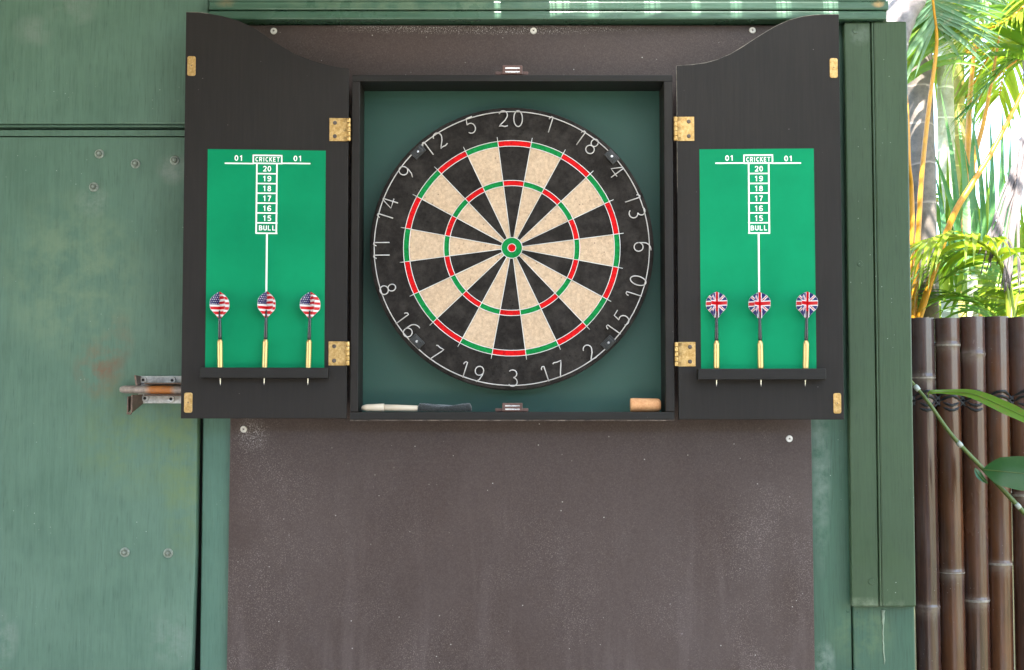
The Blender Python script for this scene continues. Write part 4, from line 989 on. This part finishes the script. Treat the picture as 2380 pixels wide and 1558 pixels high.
# leaning mauve trunk behind the beam end
pl = [P(2080, 1300, 1.5), P(2068, 700, 1.5), P(2062, 200, 1.5), P(2082, 60, 1.5), P(2118, -15, 1.5), P(2200, -180, 1.5), P(2260, -420, 1.5)]
T = thing('palm_tree', 'leaning mottled grey palm trunk behind the end of the green beam', 'palm', (pl[0].x, 1.5, 0)); trunk(T, [(pl[0].x, 1.5, 0)] + pl, .044, m_trunk('mauve_palm_trunk', (0.10, 0.085, 0.085), (0.24, 0.2, 0.2)))
for q in range(7):
    an = q * .9; dx = Vector((math.cos(an), math.sin(an), 0)); top = pl[-1]
    frond(T, [top, top + dx * .5 + Vector((0, 0, .4)), top + dx * 1.0 + Vector((0, 0, .3)), top + dx * 1.4 + Vector((0, 0, -.3))], .18, 30, .45, .028, 1.0, M_LEAF, 58, .012, M_PETIOLE)
# background clumps
labs = ['palm clump close behind the shed side wall', 'second palm clump behind the shed away from the fence', 'dense arching palm clump behind the upright blades', 'yellow green palm clump high over the fence', 'tall palm clump furthest from the shed', 'low bushy palm filling the gap above the poles', 'palm clump beyond the dead grey frond', 'broad palm clump at the far end of the fence']
for q, (x, y, zt, nf, mt, Lr) in enumerate(((.75, 3.3, 1.6, 12, M_LEAF, .8), (1.3, 5.2, 2.2, 12, M_LEAF, 1.2), (1.95, 3.6, 1.65, 12, M_LEAFY, 1.0), (2.25, 2.9, 2.75, 10, M_LEAFY, .8), (3.1, 6.2, 1.9, 13, M_LEAFY, 1.4), (1.55, 2.5, 1.35, 10, M_LEAFY, .7), (2.6, 4.4, 3.1, 12, M_LEAFY, 1.2), (3.6, 4.6, 2.4, 10, M_LEAF, 1.4))):
    T = thing('palm_clump', labs[q], 'palm', (x, y, 0)); top = Vector((x, y, zt)); trunk(T, [(x, y, 0), (x + .02, y, zt * .5), (x, y, zt)], .03, M_TRUNKG)
    for k in range(nf):
        an = k * 2.4 + q; dx = Vector((math.cos(an), math.sin(an), 0)); l_ = Lr * random.uniform(.75, 1.15); hgt = random.uniform(.05, .5) * l_
        frond(T, [top, top + dx * .3 * l_ + Vector((0, 0, hgt * .7)), top + dx * .7 * l_ + Vector((0, 0, hgt)), top + dx * l_ + Vector((0, 0, hgt * .55 - .15))], .2, 36, .34 * Lr, .019, .9, mt, 56, .009, M_PETIOLE)

# green bamboo shoot leaning across the fence
ys = 1.02
sh = thing('bamboo_shoot', 'thin green bamboo shoot leaning across the dark fence with two leaves', 'shoot', (P(2560, 1500, ys).x, ys, 0))
sp_ = spline([P(2095, 862, ys + .02), P(2150, 925, ys), P(2215, 1015, ys), P(2290, 1095, ys), P(2380, 1192, ys), P(2480, 1310, ys), P(2560, 1430, ys), P(2620, 1900, ys)], 60)
MB().tube(sp_ + [(sp_[-1].x, ys, 0)], [.0035 + .00012 * i * .5 for i in range(62)], 10).build('stem', M_SHOOT, sh)
for (u, v) in ((2133, 905), (2228, 1029), (2371, 1182)):
    p = min(sp_, key=lambda q: (q - P(u, v, ys)).length); i = sp_.index(p); d = (sp_[i + 1] - sp_[i - 1]).normalized()
    MB().tube([p - d * .007, p, p + d * .007], [.0056, .0062, .0056], 10).build('node_band', m_simple('pale_node', (.4, .42, .38), .6), sh)
def big_leaf(ctr, widths, y, dy, mat, nrm=Vector((.2, -1, .35))):
    m_ = MB(); pts = spline([P(u, v, y + d) for (u, v), d in zip(ctr, dy)], 24); vs = []; kk = K * .97
    for i, p in enumerate(pts):
        t = i / 24; k = t * (len(widths) - 1); a = min(int(k), len(widths) - 2); wv = (widths[a] + (widths[a + 1] - widths[a]) * (k - a)) * kk * .5
        d = (pts[min(i + 1, 24)] - pts[max(i - 1, 0)]).normalized(); s = d.cross(nrm).normalized(); up = s.cross(d)
        vs += [p + s * wv + Vector((0, -.12 * wv, 0)), p + s * wv * .5 + Vector((0, -.02 * wv, 0)), p, p - s * wv * .5 + Vector((0, -.02 * wv, 0)), p - s * wv + Vector((0, -.12 * wv, 0))]
    fs = []
    for i in range(24):
        for j in range(4): b = 5 * i + j; fs.append((b, b + 1, b + 6, b + 5))
    m_.smooth = True; m_.add(vs, fs); o = m_.build('leaf', mat, sh); WM[o.name] = wm(sh)
    MB().tube([p + Vector((0, -.0012, 0)) for p in pts], [.0011 * (1 - .7 * i / 24) for i in range(25)], 6).build('midrib', M_SHOOT, o); return o
big_leaf([(2158, 922), (2162, 912), (2200, 911), (2260, 916), (2330, 945), (2400, 980), (2480, 1035)], [3, 9, 9, 16, 30, 36, 26, 4], ys - .03, [.02, .0, 0, -.02, -.05, -.09, -.12], m_leaf('lime_bamboo_leaf', (0.08, 0.2, 0.02), (0.14, 0.26, 0.02), (.3, .2, .06), .3))
big_leaf([(2285, 1092), (2330, 1096), (2400, 1104), (2480, 1120), (2560, 1150)], [4, 62, 78, 70, 52, 4], ys - .02, [.01, -.01, -.03, -.06, -.1], M_BAMLEAF, Vector((0, -1, .1)))
big_leaf([(2296, 1124), (2280, 1110), (2271, 1098), (2266, 1088)], [2, 14, 18, 12, 2], ys - .004, [0, 0, 0, 0], M_BAMLEAF)
